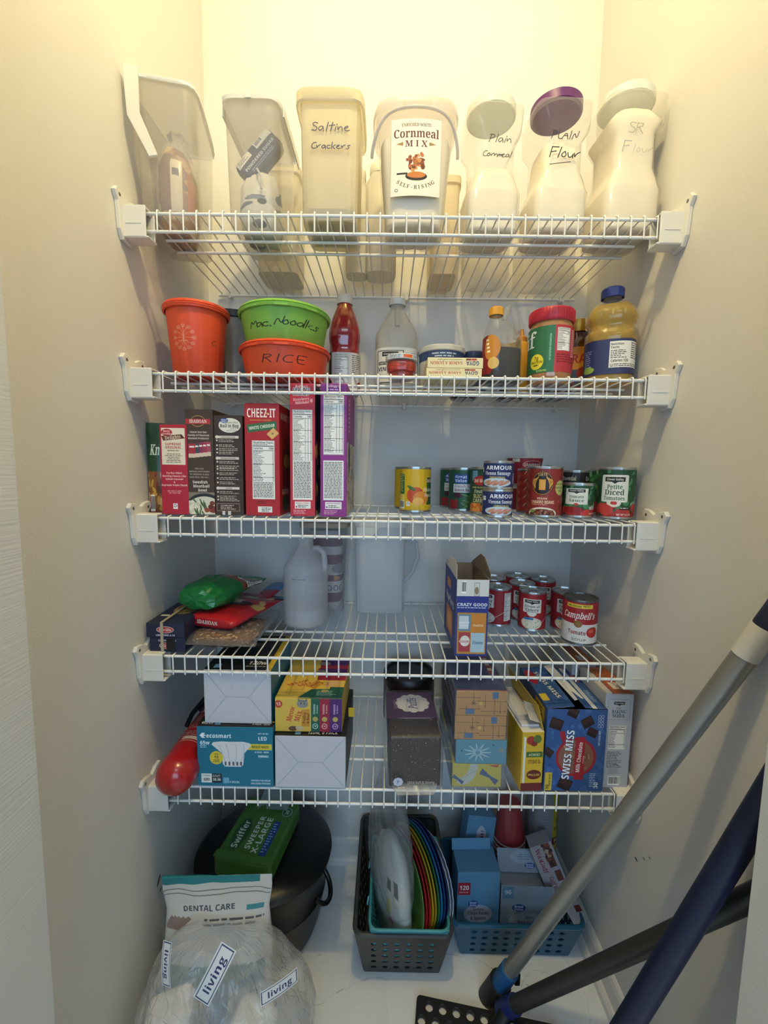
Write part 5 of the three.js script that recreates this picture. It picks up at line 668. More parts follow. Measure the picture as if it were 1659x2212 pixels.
{
  const b = boxAt(426, 590, 1570, 1697, 4, 0.402, 0.2); ecoTop = b.h + H[4] + 0.001;
  carton('bulb_box', 'teal light bulb box showing a white flood bulb', b, sides(print(660, 520, (x) => {
    fill(x, '#14708c'); poly(x, [[24, 78], [46, 56], [74, 56], [60, 72], [76, 72], [76, 82], [56, 82], [74, 100], [46, 100]], '#eef2f4'); T(x, 'ecosmart', 190, 80, 52, '#eef2f4', { fit: 220 }); T(x, '65w', 26, 142, 44, '#eef2f4', { align: 'left' }); rows(x, 26, 164, 84, 2, 14, '#bcd7df'); T(x, 'LED', 570, 98, 44, '#eef2f4', { fit: 78 }); T(x, 'SOFT 340 200', 576, 56, 16, '#cfe0e6', { fit: 90 }); fill(x, '#d8c33a', 440, 146, 210, 52); T(x, 'BRIGHT WHITE', 550, 172, 30, '#2c2c20', { fit: 150 }); T(x, '6 PACK – BR30', 562, 216, 20, '#dbe8ec', { fit: 120 }); T(x, 'DIMMABLE', 576, 254, 26, '#eef2f4', { fit: 92 });
    poly(x, [[126, 156], [140, 136], [210, 128], [300, 130], [400, 128], [460, 140], [470, 160], [410, 230], [400, 330], [380, 348], [240, 348], [222, 326], [214, 230]], '#d9d9dc'); x.strokeStyle = '#b4b4ba'; x.lineWidth = 5; for (const q of [[190, 160, 250, 330], [250, 150, 280, 340], [330, 150, 320, 344], [400, 150, 360, 336]]) { x.beginPath(); x.moveTo(q[0], q[1]); x.quadraticCurveTo(q[0] + 30, 220, q[2], q[3]); x.stroke(); } for (let i = 0; i < 5; i++) fill(x, '#4b4a50', 238 + i * 34, 304, 14, 34);
    ell(x, 166, 272, 58, 58, '#d8c33a'); T(x, 'LASTS', 166, 240, 16, '#333'); T(x, '13', 166, 266, 34, '#333'); T(x, 'YEARS', 166, 292, 18, '#333'); rows(x, 126, 304, 80, 1, 14, '#444', 'center'); fill(x, '#e2e2e2', 30, 412, 92, 80); T(x, 'LUMENS', 76, 430, 14, '#333', { fit: 60 }); T(x, '680', 76, 464, 38, '#333', { fit: 54 }); fill(x, '#20242c', 122, 412, 88, 80); T(x, '$0.96', 166, 464, 34, '#e8e8e8', { fit: 68 }); rows(x, 130, 424, 70, 2, 12, '#ccc'); fill(x, '#6fa6c6', 222, 446, 50, 50); T(x, '6 BULBS', 320, 484, 24, '#cfe0e6', { fit: 86 }); ['SUITABLE FOR USE IN', 'ENCLOSED FIXTURES'].forEach((s, i) => T(x, s, 550, 466 + i * 26, 20, '#dbe8ec', { fit: 170 }));
  }), teal, print(512, 512, (x) => { fill(x, '#17181b'); T(x, '65w', 60, 476, 44, '#d9d9d6'); fill(x, '#5a8fb8', 112, 456, 40, 44); fill(x, '#cfae2a', 370, 450, 142, 12); T(x, '6 PACK – BR30', 430, 488, 26, '#d9d9d6', { fit: 120 }); })));
  const xl = at(441, 1510, 0.392).x, xr = at(586, 1510, 0.392).x, yb = ecoTop + 0.0015, h = at(513, 1447, 0.392).y - yb, w = xr - xl;
  const t = carton('bulb_box', 'bulb carton with white folded bottom standing on the teal bulb box', { w, h, d: 0.19, pos: [(xl + xr) / 2, yb, 0.392 - 0.095] }, sides(whiteFlap, teal, blackTop), { noflap: 1 }); flapsOn(t, w, h, 0.0952, whiteFlap);
}
{
  const b = boxAt(594, 747, 1590, 1701, 4, 0.402, 0.2);
  const t = carton('bulb_box', 'bulb carton with white folded bottom under the cat food box', b, sides(whiteFlap, blackCard, print(256, 256, (x) => { fill(x, '#17181b'); T(x, '120w, 6 PACK', 170, 240, 22, '#cfcfca', { fit: 110 }); fill(x, '#5a8fb8', 70, 226, 20, 24); })), { noflap: 1 }); flapsOn(t, b.w, b.h, b.d / 2 + 0.0002, whiteFlap);
  const yb = b.pos[1] + b.h + 0.0015, z1 = 0.39, xl = at(594, 1545, z1).x, xr = at(739, 1545, z1).x, h = at(666, 1509, z1).y - yb, w = xr - xl;
  part(t, 'yellow_tab', mv(rbox(0.014, 0.022, 0.002, 0.0005), b.w / 2 + 0.006, b.h + 0.014, 0.03), std(0xcfae2a, 0.5), 'yellow tab');
  carton('cat_food_box', 'yellow, green, red and purple poultry and beef cat food box', { w, h, d: 0.19, pos: [(xl + xr) / 2, yb, z1 - 0.095] }, sides(print(600, 320, (x) => {
    fill(x, '#d9b64c'); fill(x, '#1f5a48', 322, 0, 78, 320); fill(x, '#9a2238', 400, 0, 88, 320); fill(x, '#4d2068', 488, 0, 112, 320); ell(x, 30, 56, 36, 36, '#bd3b26'); T(x, '12', 30, 56, 40, '#f0e3c4', { rot: -10 });
    T(x, 'Meow', 140, 150, 66, '#bf2b26', { rot: -75, fit: 150, font: 'serif' }); T(x, 'Mix', 206, 170, 66, '#bf2b26', { rot: -75, fit: 110, font: 'serif' }); poly(x, [[240, 110], [312, 100], [310, 270], [236, 270]], '#c98a2c'); T(x, 'Poultry', 262, 186, 32, '#5a2b18', { rot: -85, fit: 110 }); T(x, '& Beef', 296, 190, 32, '#5a2b18', { rot: -85, fit: 100 }); ell(x, 246, 50, 52, 40, '#8b8a86'); poly(x, [[200, 20], [210, 0], [232, 18]], '#6d6c69'); poly(x, [[262, 18], [286, 0], [294, 24]], '#6d6c69'); ell(x, 232, 48, 7, 5, '#2a2a28'); ell(x, 262, 48, 7, 5, '#2a2a28'); for (let k = 0; k < 4; k++) fill(x, '#565552', 214 + k * 18, 16, 6, 20); ell(x, 160, 290, 40, 24, '#6a4a34'); ell(x, 220, 286, 36, 22, '#c9b190');
    [[360, '#bfe0cf'], [444, '#ecc3c6'], [540, '#d9bfe4']].forEach(([a, c]) => { T(x, 'TENDERS', a - 8, 100, 24, c, { rot: -90, fit: 100 }); T(x, 'in Sauce', a + 16, 100, 18, c, { rot: -90, fit: 80 }); ell(x, a, 196, 24, 24, '#b9a45a'); ring(x, a, 264, 22, 24, c, 6); T(x, '4', a, 264, 32, c, { rot: -90 }); });
  }), std(0xd9b64c, 0.5), print(600, 760, (x) => {
    fill(x, '#d9b64c'); poly(x, [[330, 330], [600, 330], [600, 0], [300, 0]], '#9a2238'); poly(x, [[200, 760], [300, 560], [600, 540], [600, 760]], '#1f5a48'); fill(x, '#1f5a48', 470, 500, 130, 80); fill(x, '#4d2068', 320, 0, 280, 130); T(x, 'Meow', 150, 400, 80, '#bf2b26', { rot: -40, font: 'serif' }); T(x, 'Mix', 220, 440, 80, '#bf2b26', { rot: -40, font: 'serif' }); poly(x, [[230, 480], [330, 330], [400, 400], [330, 560]], '#c98a2c'); T(x, 'Poultry', 320, 430, 40, '#5a2b18', { rot: -60 }); rows(x, 70, 560, 170, 8, 17, '#a5862f'); rows(x, 420, 350, 160, 9, 17, '#d99aa2'); rows(x, 360, 600, 200, 6, 19, '#9cc4b2'); ell(x, 430, 600, 34, 34, '#a9a05e'); ring(x, 410, 410, 28, 28, '#2a0d14', 6); ell(x, 350, 90, 60, 40, '#8b8a86');
  })));
}
{ // coffee can
  const z = 0.128, x = at(883, 1470, z).x, r = 0.069, h = at(883, 1447, z).y - H[4], t = thing('coffee_can', 'dark brown round coffee canister with black snap lid', 'canister', [x, H[4] + 0.001, z], 0.3);
  part(t, 'body', loft([[0, r * 0.95, r * 0.95, 2.4], [0.006, r, r, 2.4], [h * 0.9, r, r, 2.4]]), print(640, 240, (x) => { fill(x, '#2b1a17'); T(x, 'Folgers', 250, 60, 60, '#a88d76', { font: 'serif', skew: -0.25, fit: 170 }); seed = 61; blobs(x, 0, 100, 640, 140, 60, ['#38221c', '#1e120f', '#4a2c22'], 6, 20); }, 0.35));
  part(t, 'lid', lathe([[r * 1.0, h * 0.88], [r * 1.03, h * 0.885], [r * 1.03, h * 0.97], [r * 0.99, h], [r * 0.9, h], [r * 0.87, h - 0.006], [0, h - 0.006]]), std(0x171313, 0.4));
}
{ // tissue pack in printed film
  const z1 = 0.395, xl = at(838, 1650, z1).x, xr = at(953, 1650, z1).x, w = xr - xl, h = at(895, 1592, z1).y - H[4], d = 0.185, t = thing('tissue_pack', 'film wrapped facial tissue pack with purple band and brown sparkly front', 'tissues', [(xl + xr) / 2 - 0.002, H[4] + 0.001, z1 - d / 2], 0.04);
  part(t, 'tissue_box', mv(rbox(w * 0.97, h * 0.98, d * 0.98, 0.004, 2), 0, h * 0.49, 0), print(256, 256, (x) => { fill(x, '#33241f'); seed = 63; blobs(x, 0, 0, 256, 256, 150, ['#c9b8ae', '#8b766c', '#5f4a44'], 1.0, 2.6); }, 0.4));
  const wrapM = print(420, 420, (x) => { fill(x, '#451a58'); for (let k = 0; k < 12; k++) ell(x, 230 + Math.cos(k * 0.524) * 116, 190 + Math.sin(k * 0.524) * 112, 40, 40, '#e2e2ea'); ell(x, 230, 190, 120, 116, '#e2e2ea'); T(x, 'Puffs', 230, 190, 110, '#2d4a8d', { font: 'serif', rot: -90, skew: -0.2, fit: 180 }); rows(x, 60, 130, 34, 10, 15, '#a58fb0', 'full'); });
  part(t, 'purple_wrap', mv(rbox(w * 0.99, 0.002, d * 0.62, 0.0006), 0, h * 0.99, -d * 0.19), wrapM); part(t, 'purple_side', merge([mv(rbox(0.002, h * 0.7, d * 0.62, 0.0006), w * 0.492, h * 0.64, -d * 0.19), mv(rbox(0.002, h * 0.7, d * 0.62, 0.0006), -w * 0.492, h * 0.64, -d * 0.19)]), std(0x451a58, 0.45));
  part(t, 'film', (() => { const g = rbox(w * 1.05, h * 1.04, d * 1.06, 0.008, 6); g.computeVertexNormals(); crumple(g, 0.0016, 55, true); g.computeVertexNormals(); return mv(g, 0, h * 0.52, 0); })(), film(0.97));
  const fl = part(t, 'film_edge', lie(loft([[-0.016, w * 0.34, 0.0006, 2.4], [0, w * 0.42, 0.0012, 2.4], [0.008, w * 0.43, 0.0016, 2.4]], { bump: [0.0015, 90, true], crease: 0 })), film(0.85)); fl.position.set(0, 0.004, d / 2 + 0.004); fl.rotation.x = 0.5;
  const lo = part(t, 'printed_strip', plate(w * 0.9, 0.026), decal(420, 110, (x) => { for (let k = 0; k < 8; k++) ell(x, 60 + Math.cos(k * 0.785) * 26, 55 + Math.sin(k * 0.785) * 26, 18, 18, '#c4c9d6'); ell(x, 60, 55, 30, 30, '#c4c9d6'); T(x, 'P', 60, 56, 40, '#54688f', { font: 'serif' }); T(x, 'Ultra Soft & Strong', 260, 62, 34, '#cfc6c2', { fit: 240, bold: 0 }); }, 0.4)); lo.position.set(0, 0.018, d / 2 + 0.0062);
}
{ // four flat tissue boxes stacked
  const z1 = 0.392, v = [1700, 1650, 1598, 1546, 1492], atomic = print(440, 220, (x) => { fill(x, '#c08a48'); x.strokeStyle = '#2a2420'; x.lineWidth = 3; for (const q of [[10, 60, 200, 60], [150, 10, 150, 90], [180, 90, 430, 90], [250, 30, 250, 140], [330, 60, 330, 200], [20, 160, 200, 160], [90, 120, 90, 205], [210, 180, 420, 180], [380, 100, 380, 190]]) { x.beginPath(); x.moveTo(q[0], q[1]); x.lineTo(q[2], q[3]); x.stroke(); ell(x, q[2], q[3], 5, 5, '#2a2420'); } fill(x, '#3d6796', 310, 8, 50, 60); fill(x, '#3d6796', 84, 160, 76, 46); for (let k = 0; k < 8; k++) { x.beginPath(); x.moveTo(150, 110); x.lineTo(150 + 24 * Math.cos(k * 0.785), 110 + 24 * Math.sin(k * 0.785)); x.stroke(); } ell(x, 214, 110, 16, 16, '#d9b54a'); }), star = print(440, 220, (x) => { fill(x, '#4d93ac'); x.strokeStyle = '#d3dde0'; x.lineWidth = 4; const n = 11; x.beginPath(); for (let k = 0; k <= n * 2; k++) { const a = k * Math.PI / n, r = k % 2 ? 24 : 118; x.lineTo(190 + Math.cos(a) * r, 115 + Math.sin(a) * r * 0.7); } x.stroke(); ell(x, 52, 100, 7, 7, '#223'); ell(x, 322, 44, 7, 7, '#223'); for (let k = 0; k < 8; k++) { x.strokeStyle = '#c09a5a'; x.beginPath(); x.moveTo(395, 90); x.lineTo(395 + 30 * Math.cos(k * 0.785), 90 + 30 * Math.sin(k * 0.785)); x.stroke(); } }), bow = print(440, 220, (x) => { fill(x, '#c3b345'); ell(x, 130, 60, 90, 150, '#b9c0b9', 0.4); ell(x, 90, 40, 60, 100, '#c3b345', 0.4); for (const [a, b, s] of [[60, 150, 1], [340, 120, 1.6]]) poly(x, [[a - 44 * s, b - 50 * s], [a + 6, b - 6], [a + 48 * s, b + 20 * s], [a + 30 * s, b + 50 * s], [a - 6, b + 10], [a - 60 * s, b - 16 * s]], '#33507f'); poly(x, [[320, 10], [420, 0], [400, 30]], '#b5452f'); x.strokeStyle = '#8d6f2a'; x.lineWidth = 3; x.beginPath(); x.moveTo(0, 190); x.lineTo(220, 60); x.stroke(); });
  const blueSide = print(512, 140, (x) => { fill(x, '#1c2f6b'); rows(x, 150, 50, 300, 2, 28, '#c9cfe0', 'full'); }), blueTop = print(360, 560, (x) => { fill(x, '#1d3878'); x.save(); x.translate(200, 210); x.rotate(1.3); rows(x, -120, -24, 240, 1, 60, '#b9c6de', 'full'); x.restore(); fill(x, '#8a3140', 286, 60, 44, 300); for (let k = 0; k < 4; k++) fill(x, '#cfc3b6', 292, 76 + k * 70, 32, 34); fill(x, '#a04a3a', 0, 546, 360, 14); });
  const mats = [bow, star, atomic, atomic], names = ['yellow flat tissue box with blue bows, bottom of the stack', 'light blue flat tissue box with white starburst', 'orange atomic pattern tissue box, second from the top of the stack', 'orange atomic pattern tissue box with dark blue top, topmost of the stack'];
  const xl = at(981, 1600, z1).x, xr = at(1092, 1600, z1).x, w = xr - xl; let y = H[4] + 0.001; const tops = v.map((q) => at(1036, q, z1).y);
  for (let i = 0; i < 4; i++) { const h = tops[i + 1] - Math.max(tops[i], y) - 0.0006, dx = [-0.004, 0.004, 0.0, 0.001][i], ww = w * (i === 0 ? 0.97 : 1); const y0 = Math.max(tops[i], y); const t = thing('tissue_box', names[i], 'tissues', [(xl + xr) / 2 + dx, y0, z1 - 0.11], 0, 'stacked flat tissue boxes'); part(t, 'body', mv(rbox(ww, h, 0.22, 0.0015), 0, h / 2, 0), [blueSide, blueSide, i === 3 ? blueTop : mats[i], blueSide, mats[i], blueSide]); part(t, 'dispensing_slot', mv(rbox(ww * 0.5, 0.0008, 0.1, 0.0003), 0, h + 0.0002, -0.03), i === 3 ? std(0x1d3878, 0.5) : whiteCard); y = y0 + h + 0.0006; }
  const f = thing('plastic_film', 'clear shrink film wrapped round the tissue box stack', 'film', [(xl + xr) / 2, H[4] + 0.001, z1 - 0.11]); const hh = tops[4] - H[4];
  part(f, 'film', (() => { const g = rbox(w * 1.06, hh * 1.012, 0.232, 0.004, 6); g.computeVertexNormals(); crumple(g, 0.0012, 45, true); g.computeVertexNormals(); return mv(g, 0, hh * 0.506, 0); })(), film(0.94));
}
{ // opened taco shell box
  const z1 = 0.4, xl = at(1118, 1650, z1).x, xr = at(1166, 1650, z1).x, w = xr - xl, h = at(1142, 1582, z1).y - H[4], d = 0.19, t = thing('taco_box', 'opened yellow taco shell box with lid flap standing up', 'box', [(xl + xr) / 2 + 0.001, H[4] + 0.001, z1 - d / 2], 0.07);
  part(t, 'body', mv(rbox(w, h, d, 0.0012), 0, h / 2, 0), sides(print(200, 500, (x) => { fill(x, '#d5ae2f'); fill(x, '#e2dfd6', 14, 40, 20, 400); ell(x, 78, 70, 40, 36, '#a83a2c'); ell(x, 140, 60, 36, 36, '#5d7336'); ell(x, 110, 100, 30, 20, '#8a2f25'); x.save(); x.translate(120, 0); fill(x, '#3f6a35', -78, 166, 150, 46); T(x, 'CRUNCHY', -4, 190, 30, '#dcd9a8', { rot: 180, fit: 110 }); T(x, '18 SHELLS', 0, 250, 44, '#5a2b1c', { rot: 180, fit: 120 }); ell(x, 0, 360, 68, 40, '#6b2a22'); T(x, 'Old El Paso', 0, 362, 26, '#e3c84e', { rot: 180, fit: 110 }); x.restore(); fill(x, '#5d1f1d', 0, 430, 200, 70); for (let k = 0; k < 24; k++) { x.strokeStyle = '#8d3a34'; x.lineWidth = 3; x.beginPath(); x.moveTo(k * 18 - 100, 430); x.lineTo(k * 18 - 30, 500); x.stroke(); x.beginPath(); x.moveTo(k * 18 - 30, 430); x.lineTo(k * 18 - 100, 500); x.stroke(); } }), std(0xd5ae2f, 0.5), whiteCard));
  part(t, 'inner_tray', mv(rbox(w * 0.86, 0.006, d * 0.86, 0.002), 0, h + 0.0032, -0.004), std(0xd6d4d6, 0.6));
  const lf = part(t, 'lid_flap', mv(rbox(0.001, 0.06, d * 0.98, 0.0004), 0, 0.03, 0), std(0xd5ae2f, 0.5)); lf.position.set(w / 2 - 0.001, h, 0); lf.rotation.z = 0.25;
  const tk = part(t, 'tuck_flap', mv(rbox(w * 0.7, 0.001, 0.045, 0.0004), 0, 0, 0), std(0xb9b4ac, 0.6)); tk.position.set(0.006, h + 0.03, d * 0.36); tk.rotation.set(0.5, 0, -0.5);
}
{ // hot cocoa box, torn open on top
  const z1 = 0.396, b = boxAt(1176, 1309, 1532, 1706, 4, z1, 0.19); b.w -= 0.004;
  const swirl = (x, w, h, n) => { fill(x, '#33578f'); x.lineWidth = 4; for (let i = 0; i < n; i++) { x.strokeStyle = ['#4a74ad', '#2c4a80', '#5680b4'][i % 3]; const a = rnd() * w, c = rnd() * h, r = 14 + rnd() * 24; x.beginPath(); for (let k = 0; k < 40; k++) x.lineTo(a + Math.cos(k * 0.3) * r * (1 - k / 44), c + Math.sin(k * 0.3) * r * (1 - k / 44)); x.stroke(); } };
  const choc = (x, a, c, s, r) => { x.save(); x.translate(a, c); x.rotate(r); fill(x, '#2c1a18', -s, -s * 0.8, s * 2, s * 1.6); fill(x, '#3f2622', -s * 0.85, -s * 0.65, s * 1.7, s * 0.8); x.restore(); };
  const front = print(560, 720, (x) => { seed = 71; swirl(x, 560, 720, 60); choc(x, 90, 130, 60, 0.3); choc(x, 380, 110, 54, -0.5); choc(x, 430, 200, 46, 0.4); choc(x, 240, 30, 50, 0.4); choc(x, 200, 660, 64, 0.4); choc(x, 30, 380, 44, 0.6);
    poly(x, [[120, 200], [170, 190], [190, 260], [160, 300]], '#a3232c'); ell(x, 290, 420, 190, 170, '#a3232c'); ell(x, 290, 420, 166, 148, '#8a5a48'); seed = 72; blobs(x, 170, 300, 250, 240, 40, ['#9c6b56', '#75493a', '#ad7f68'], 6, 18); fill(x, '#a3232c', 280, 240, 90, 380); T(x, 'SWISS MISS', 216, 400, 98, '#eef0f2', { rot: -86, fit: 440, stroke: '#27344f', lw: 8 }); T(x, 'Milk Chocolate', 322, 420, 52, '#efe4dc', { rot: -86, fit: 270 }); T(x, 'FLAVOR', 362, 440, 18, '#e0c2ba', { rot: -86 }); fill(x, '#d3b53a', 10, 560, 66, 160); T(x, 'SUPER VALUE', 56, 628, 24, '#2c2a1a', { rot: -90, fit: 110 }); T(x, '30', 34, 690, 40, '#2c2a1a', { rot: -90 }); T(x, 'HOT COCOA MIX', 500, 250, 26, '#c9d6e6', { rot: -90, fit: 130 }); T(x, '30', 494, 668, 52, '#eef0f2', { rot: -90 }); rows(x, 430, 560, 60, 8, 16, '#a9bfd6'); for (let k = 0; k < 4; k++) { ring(x, 490, 60 + k * 28, 12, 12, '#c3d2e2', 3); ring(x, 518, 60 + k * 28, 12, 12, '#c3d2e2', 3); } });
  const side = print(400, 500, (x) => { seed = 73; swirl(x, 400, 500, 40); choc(x, 300, 200, 60, 0.4); choc(x, 280, 380, 50, 0.2); fill(x, '#d3b53a', 250, 20, 120, 90); rows(x, 262, 40, 96, 3, 20, '#3a3420'); ell(x, 120, 240, 90, 110, '#a3232c'); });
  const t = openCarton('cocoa_box', 'blue hot cocoa mix box with torn open dark top', b, { front, left: side }, std(0x2a2220, 0.8));
  const topM = print(420, 560, (x) => { seed = 74; swirl(x, 420, 560, 40); fill(x, '#d9d9d9', 150, 0, 90, 560); ell(x, 320, 160, 80, 60, '#a3232c'); T(x, 'Milk Chocolate', 320, 160, 30, '#eee', { rot: 65, fit: 120 }); rows(x, 270, 330, 120, 8, 20, '#a9bfd6'); }), topL = print(300, 560, (x) => { seed = 75; swirl(x, 300, 560, 30); T(x, 'SWISS MISS', 180, 260, 70, '#e8eaee', { rot: 80, fit: 380, stroke: '#27344f' }); ell(x, 60, 140, 60, 110, '#a3232c'); fill(x, '#d3b53a', 10, 380, 80, 90); });
  const q1 = part(t, 'top_flap', rbox(b.w * 0.46, 0.001, b.d * 0.98, 0.0004), topL); q1.position.set(-b.w * 0.27, b.h + 0.002, 0); q1.rotation.z = 0.1;
  const q2 = part(t, 'top_flap', rbox(b.w * 0.36, 0.001, b.d * 0.98, 0.0004), topM); q2.position.set(b.w * 0.31, b.h + 0.001, 0); q2.rotation.z = -0.04;
  const q3 = part(t, 'torn_strip', rbox(b.w * 0.16, 0.001, b.d * 0.8, 0.0004), whiteCard); q3.position.set(b.w * 0.1, b.h + 0.004, -0.02); q3.rotation.set(0.05, 0.1, 0.2);
}
{ // baking soda
  const faceM = print(260, 800, (x) => { fill(x, '#b7bcc6'); x.strokeStyle = '#7f8590'; x.lineWidth = 3; x.beginPath(); x.roundRect(24, 46, 210, 170, 14); x.stroke(); cv(x, 130, 78, 100); T(x, 'PURE', 128, 118, 18, '#4a5060', { font: 'serif' }); T(x, 'BAKING', 128, 148, 38, '#27304f', { font: 'serif', fit: 128 }); T(x, 'SODA', 128, 182, 42, '#27304f', { font: 'serif', fit: 118 }); facts(x, 46, 262, 164, 210, '0'); rows(x, 46, 490, 150, 10, 14, '#5a606c'); T(x, '100%', 128, 600, 22, '#444a58'); rows(x, 56, 620, 130, 5, 13, '#858b97', 'center'); bars(x, 70, 700, 110, 76); }), or = print(260, 400, (x) => { fill(x, '#b9653c'); fill(x, '#c9c4bc', 0, 0, 60, 400); fill(x, '#20253c', 60, 0, 6, 400); fill(x, '#d8d2c8', 110, 190, 110, 130); T(x, 'Baking', 165, 230, 34, '#3a3a4a', { rot: 80, font: 'serif' }); T(x, 'Soda', 190, 270, 30, '#3a3a4a', { rot: 80, font: 'serif' }); rows(x, 90, 30, 130, 6, 20, '#3a2a22'); }), side = std(0xb9653c, 0.5), lside = print(300, 200, (x) => { fill(x, '#c9c4bc'); fill(x, '#b9653c', 0, 120, 300, 80); fill(x, '#20253c', 0, 112, 300, 8); });
  const b = boxAt(1301, 1364, 1499, 1700, 4, 0.385, 0.125); b.w -= 0.003; b.pos[0] = Math.min(b.pos[0], W2 - 0.011 - b.w / 2);
  carton('baking_soda_box', 'tall white baking soda box with orange top beside the wall', b, [side, lside, or, side, faceM, side]);
  carton('baking_soda_box', 'orange and white baking soda box standing behind the cocoa box', { w: 0.06, h: b.h, d: 0.12, pos: [b.pos[0] - 0.012, H[4] + 0.001, b.pos[2] - 0.14] }, [side, lside, or, side, faceM, side]);
}

// ---------- floor ----------
{ // black speckled roasting pot
  const enamel = print(256, 256, (x) => { fill(x, '#060607'); seed = 81; blobs(x, 0, 0, 256, 256, 160, ['#26262b', '#3a3a40', '#1b1b20'], 0.5, 1.4); }, 0.4), x = -0.342, z = 0.2, RX = 0.178, RZ = 0.165, y = 0.225;
  const t = thing('roasting_pot', 'large black enamel roasting pot with domed lid and loop handles', 'pot', [x, 0.001, z]);
  part(t, 'pot', loft([[0, RX * 0.72, RZ * 0.72], [0.008, RX * 0.78, RZ * 0.78], [0.05, RX * 0.86, RZ * 0.86], [0.12, RX * 0.92, RZ * 0.92], [0.126, RX * 0.935, RZ * 0.935], [0.132, RX * 0.92, RZ * 0.92], [y - 0.01, RX * 0.95, RZ * 0.95], [y, RX, RZ]], { n: 64 }), enamel);
  part(t, 'lid', loft([[y - 0.004, RX * 1.02, RZ * 1.02], [y + 0.006, RX * 1.03, RZ * 1.03], [y + 0.012, RX * 0.99, RZ * 0.99], [y + 0.018, RX * 0.96, RZ * 0.96], [y + 0.022, RX * 0.9, RZ * 0.9], [y + 0.034, RX * 0.75, RZ * 0.75], [y + 0.042, RX * 0.5, RZ * 0.5], [y + 0.045, RX * 0.2, RZ * 0.2]], { n: 64 }), enamel);
  for (const s of [1, -1]) { const hp = arc((a) => { const q = (a - 0.5) * Math.PI; return [s * (RX * 0.9 + 0.03 * Math.cos(q)), y - 0.02 - 0.035 * Math.cos(q), 0.07 + 0.045 * Math.sin(q)]; }, 14); if (s > 0) part(t, 'loop_handle', tube(hp, 0.006, 8), std(0x101012, 0.3)); }
  // wet cloth pack on the lid
  const yp = y + 0.048, sw = thing('wipe_pack', 'green soft pack of extra large floor sweeper cloths on the pot lid', 'pack', [-0.345, yp, 0.235], -0.16);
  const top = print(420, 520, (x) => { fill(x, '#47792f'); for (let k = 0; k < 6; k++) { x.globalAlpha = 0.3; ell(x, 200 + k * 20, 250, 240 - k * 30, 280 - k * 30, k % 2 ? '#5a9139' : '#386526', 0.4); } x.globalAlpha = 1; ell(x, 96, 330, 56, 130, '#2c5a2a'); T(x, 'Swiffer', 96, 330, 66, '#dfe8da', { rot: -90, fit: 220 }); T(x, 'SWEEPER', 196, 300, 56, '#e4ebe0', { rot: -90, fit: 270 }); T(x, 'X-LARGE', 258, 310, 62, '#e4ebe0', { rot: -90, fit: 290 }); fill(x, '#1f4a8a', 300, 190, 54, 280); rows(x, 306, 210, 40, 12, 20, '#8fb0d6'); ell(x, 360, 100, 44, 44, '#3d7a4a'); ring(x, 360, 100, 38, 38, '#c6dccb', 4); T(x, '20', 360, 100, 34, '#dfeadf', { rot: -90 }); poly(x, [[120, 0], [330, 0], [300, 90], [180, 100]], '#9aa79a'); });
  const front = std(0x47792f, 0.4), sd = std(0x47792f, 0.4);
  part(sw, 'pack', (() => { const g = rbox(0.15, 0.052, 0.2, 0.009, 5); return mv(g, 0, 0.026, 0); })(), [sd, sd, top, sd, front, sd]);
  part(sw, 'seal_fin', mv(rbox(0.15, 0.0015, 0.02, 0.0005), 0, 0.054, 0.09), sd); part(sw, 'peel_tab', (() => { const g = new THREE.PlaneGeometry(0.09, 0.06, 10, 6), p = g.attributes.position; for (let i = 0; i < p.count; i++) { const v = (p.getY(i) + 0.03) / 0.06; p.setZ(i, 0.018 * v * v + 0.004 * Math.sin(p.getX(i) * 60)); } g.computeVertexNormals(); return g.rotateX(-Math.PI / 2); })(), std(0x8f9a98, 0.5, { side: THREE.DoubleSide })).position.set(0.006, 0.055, -0.09);
}
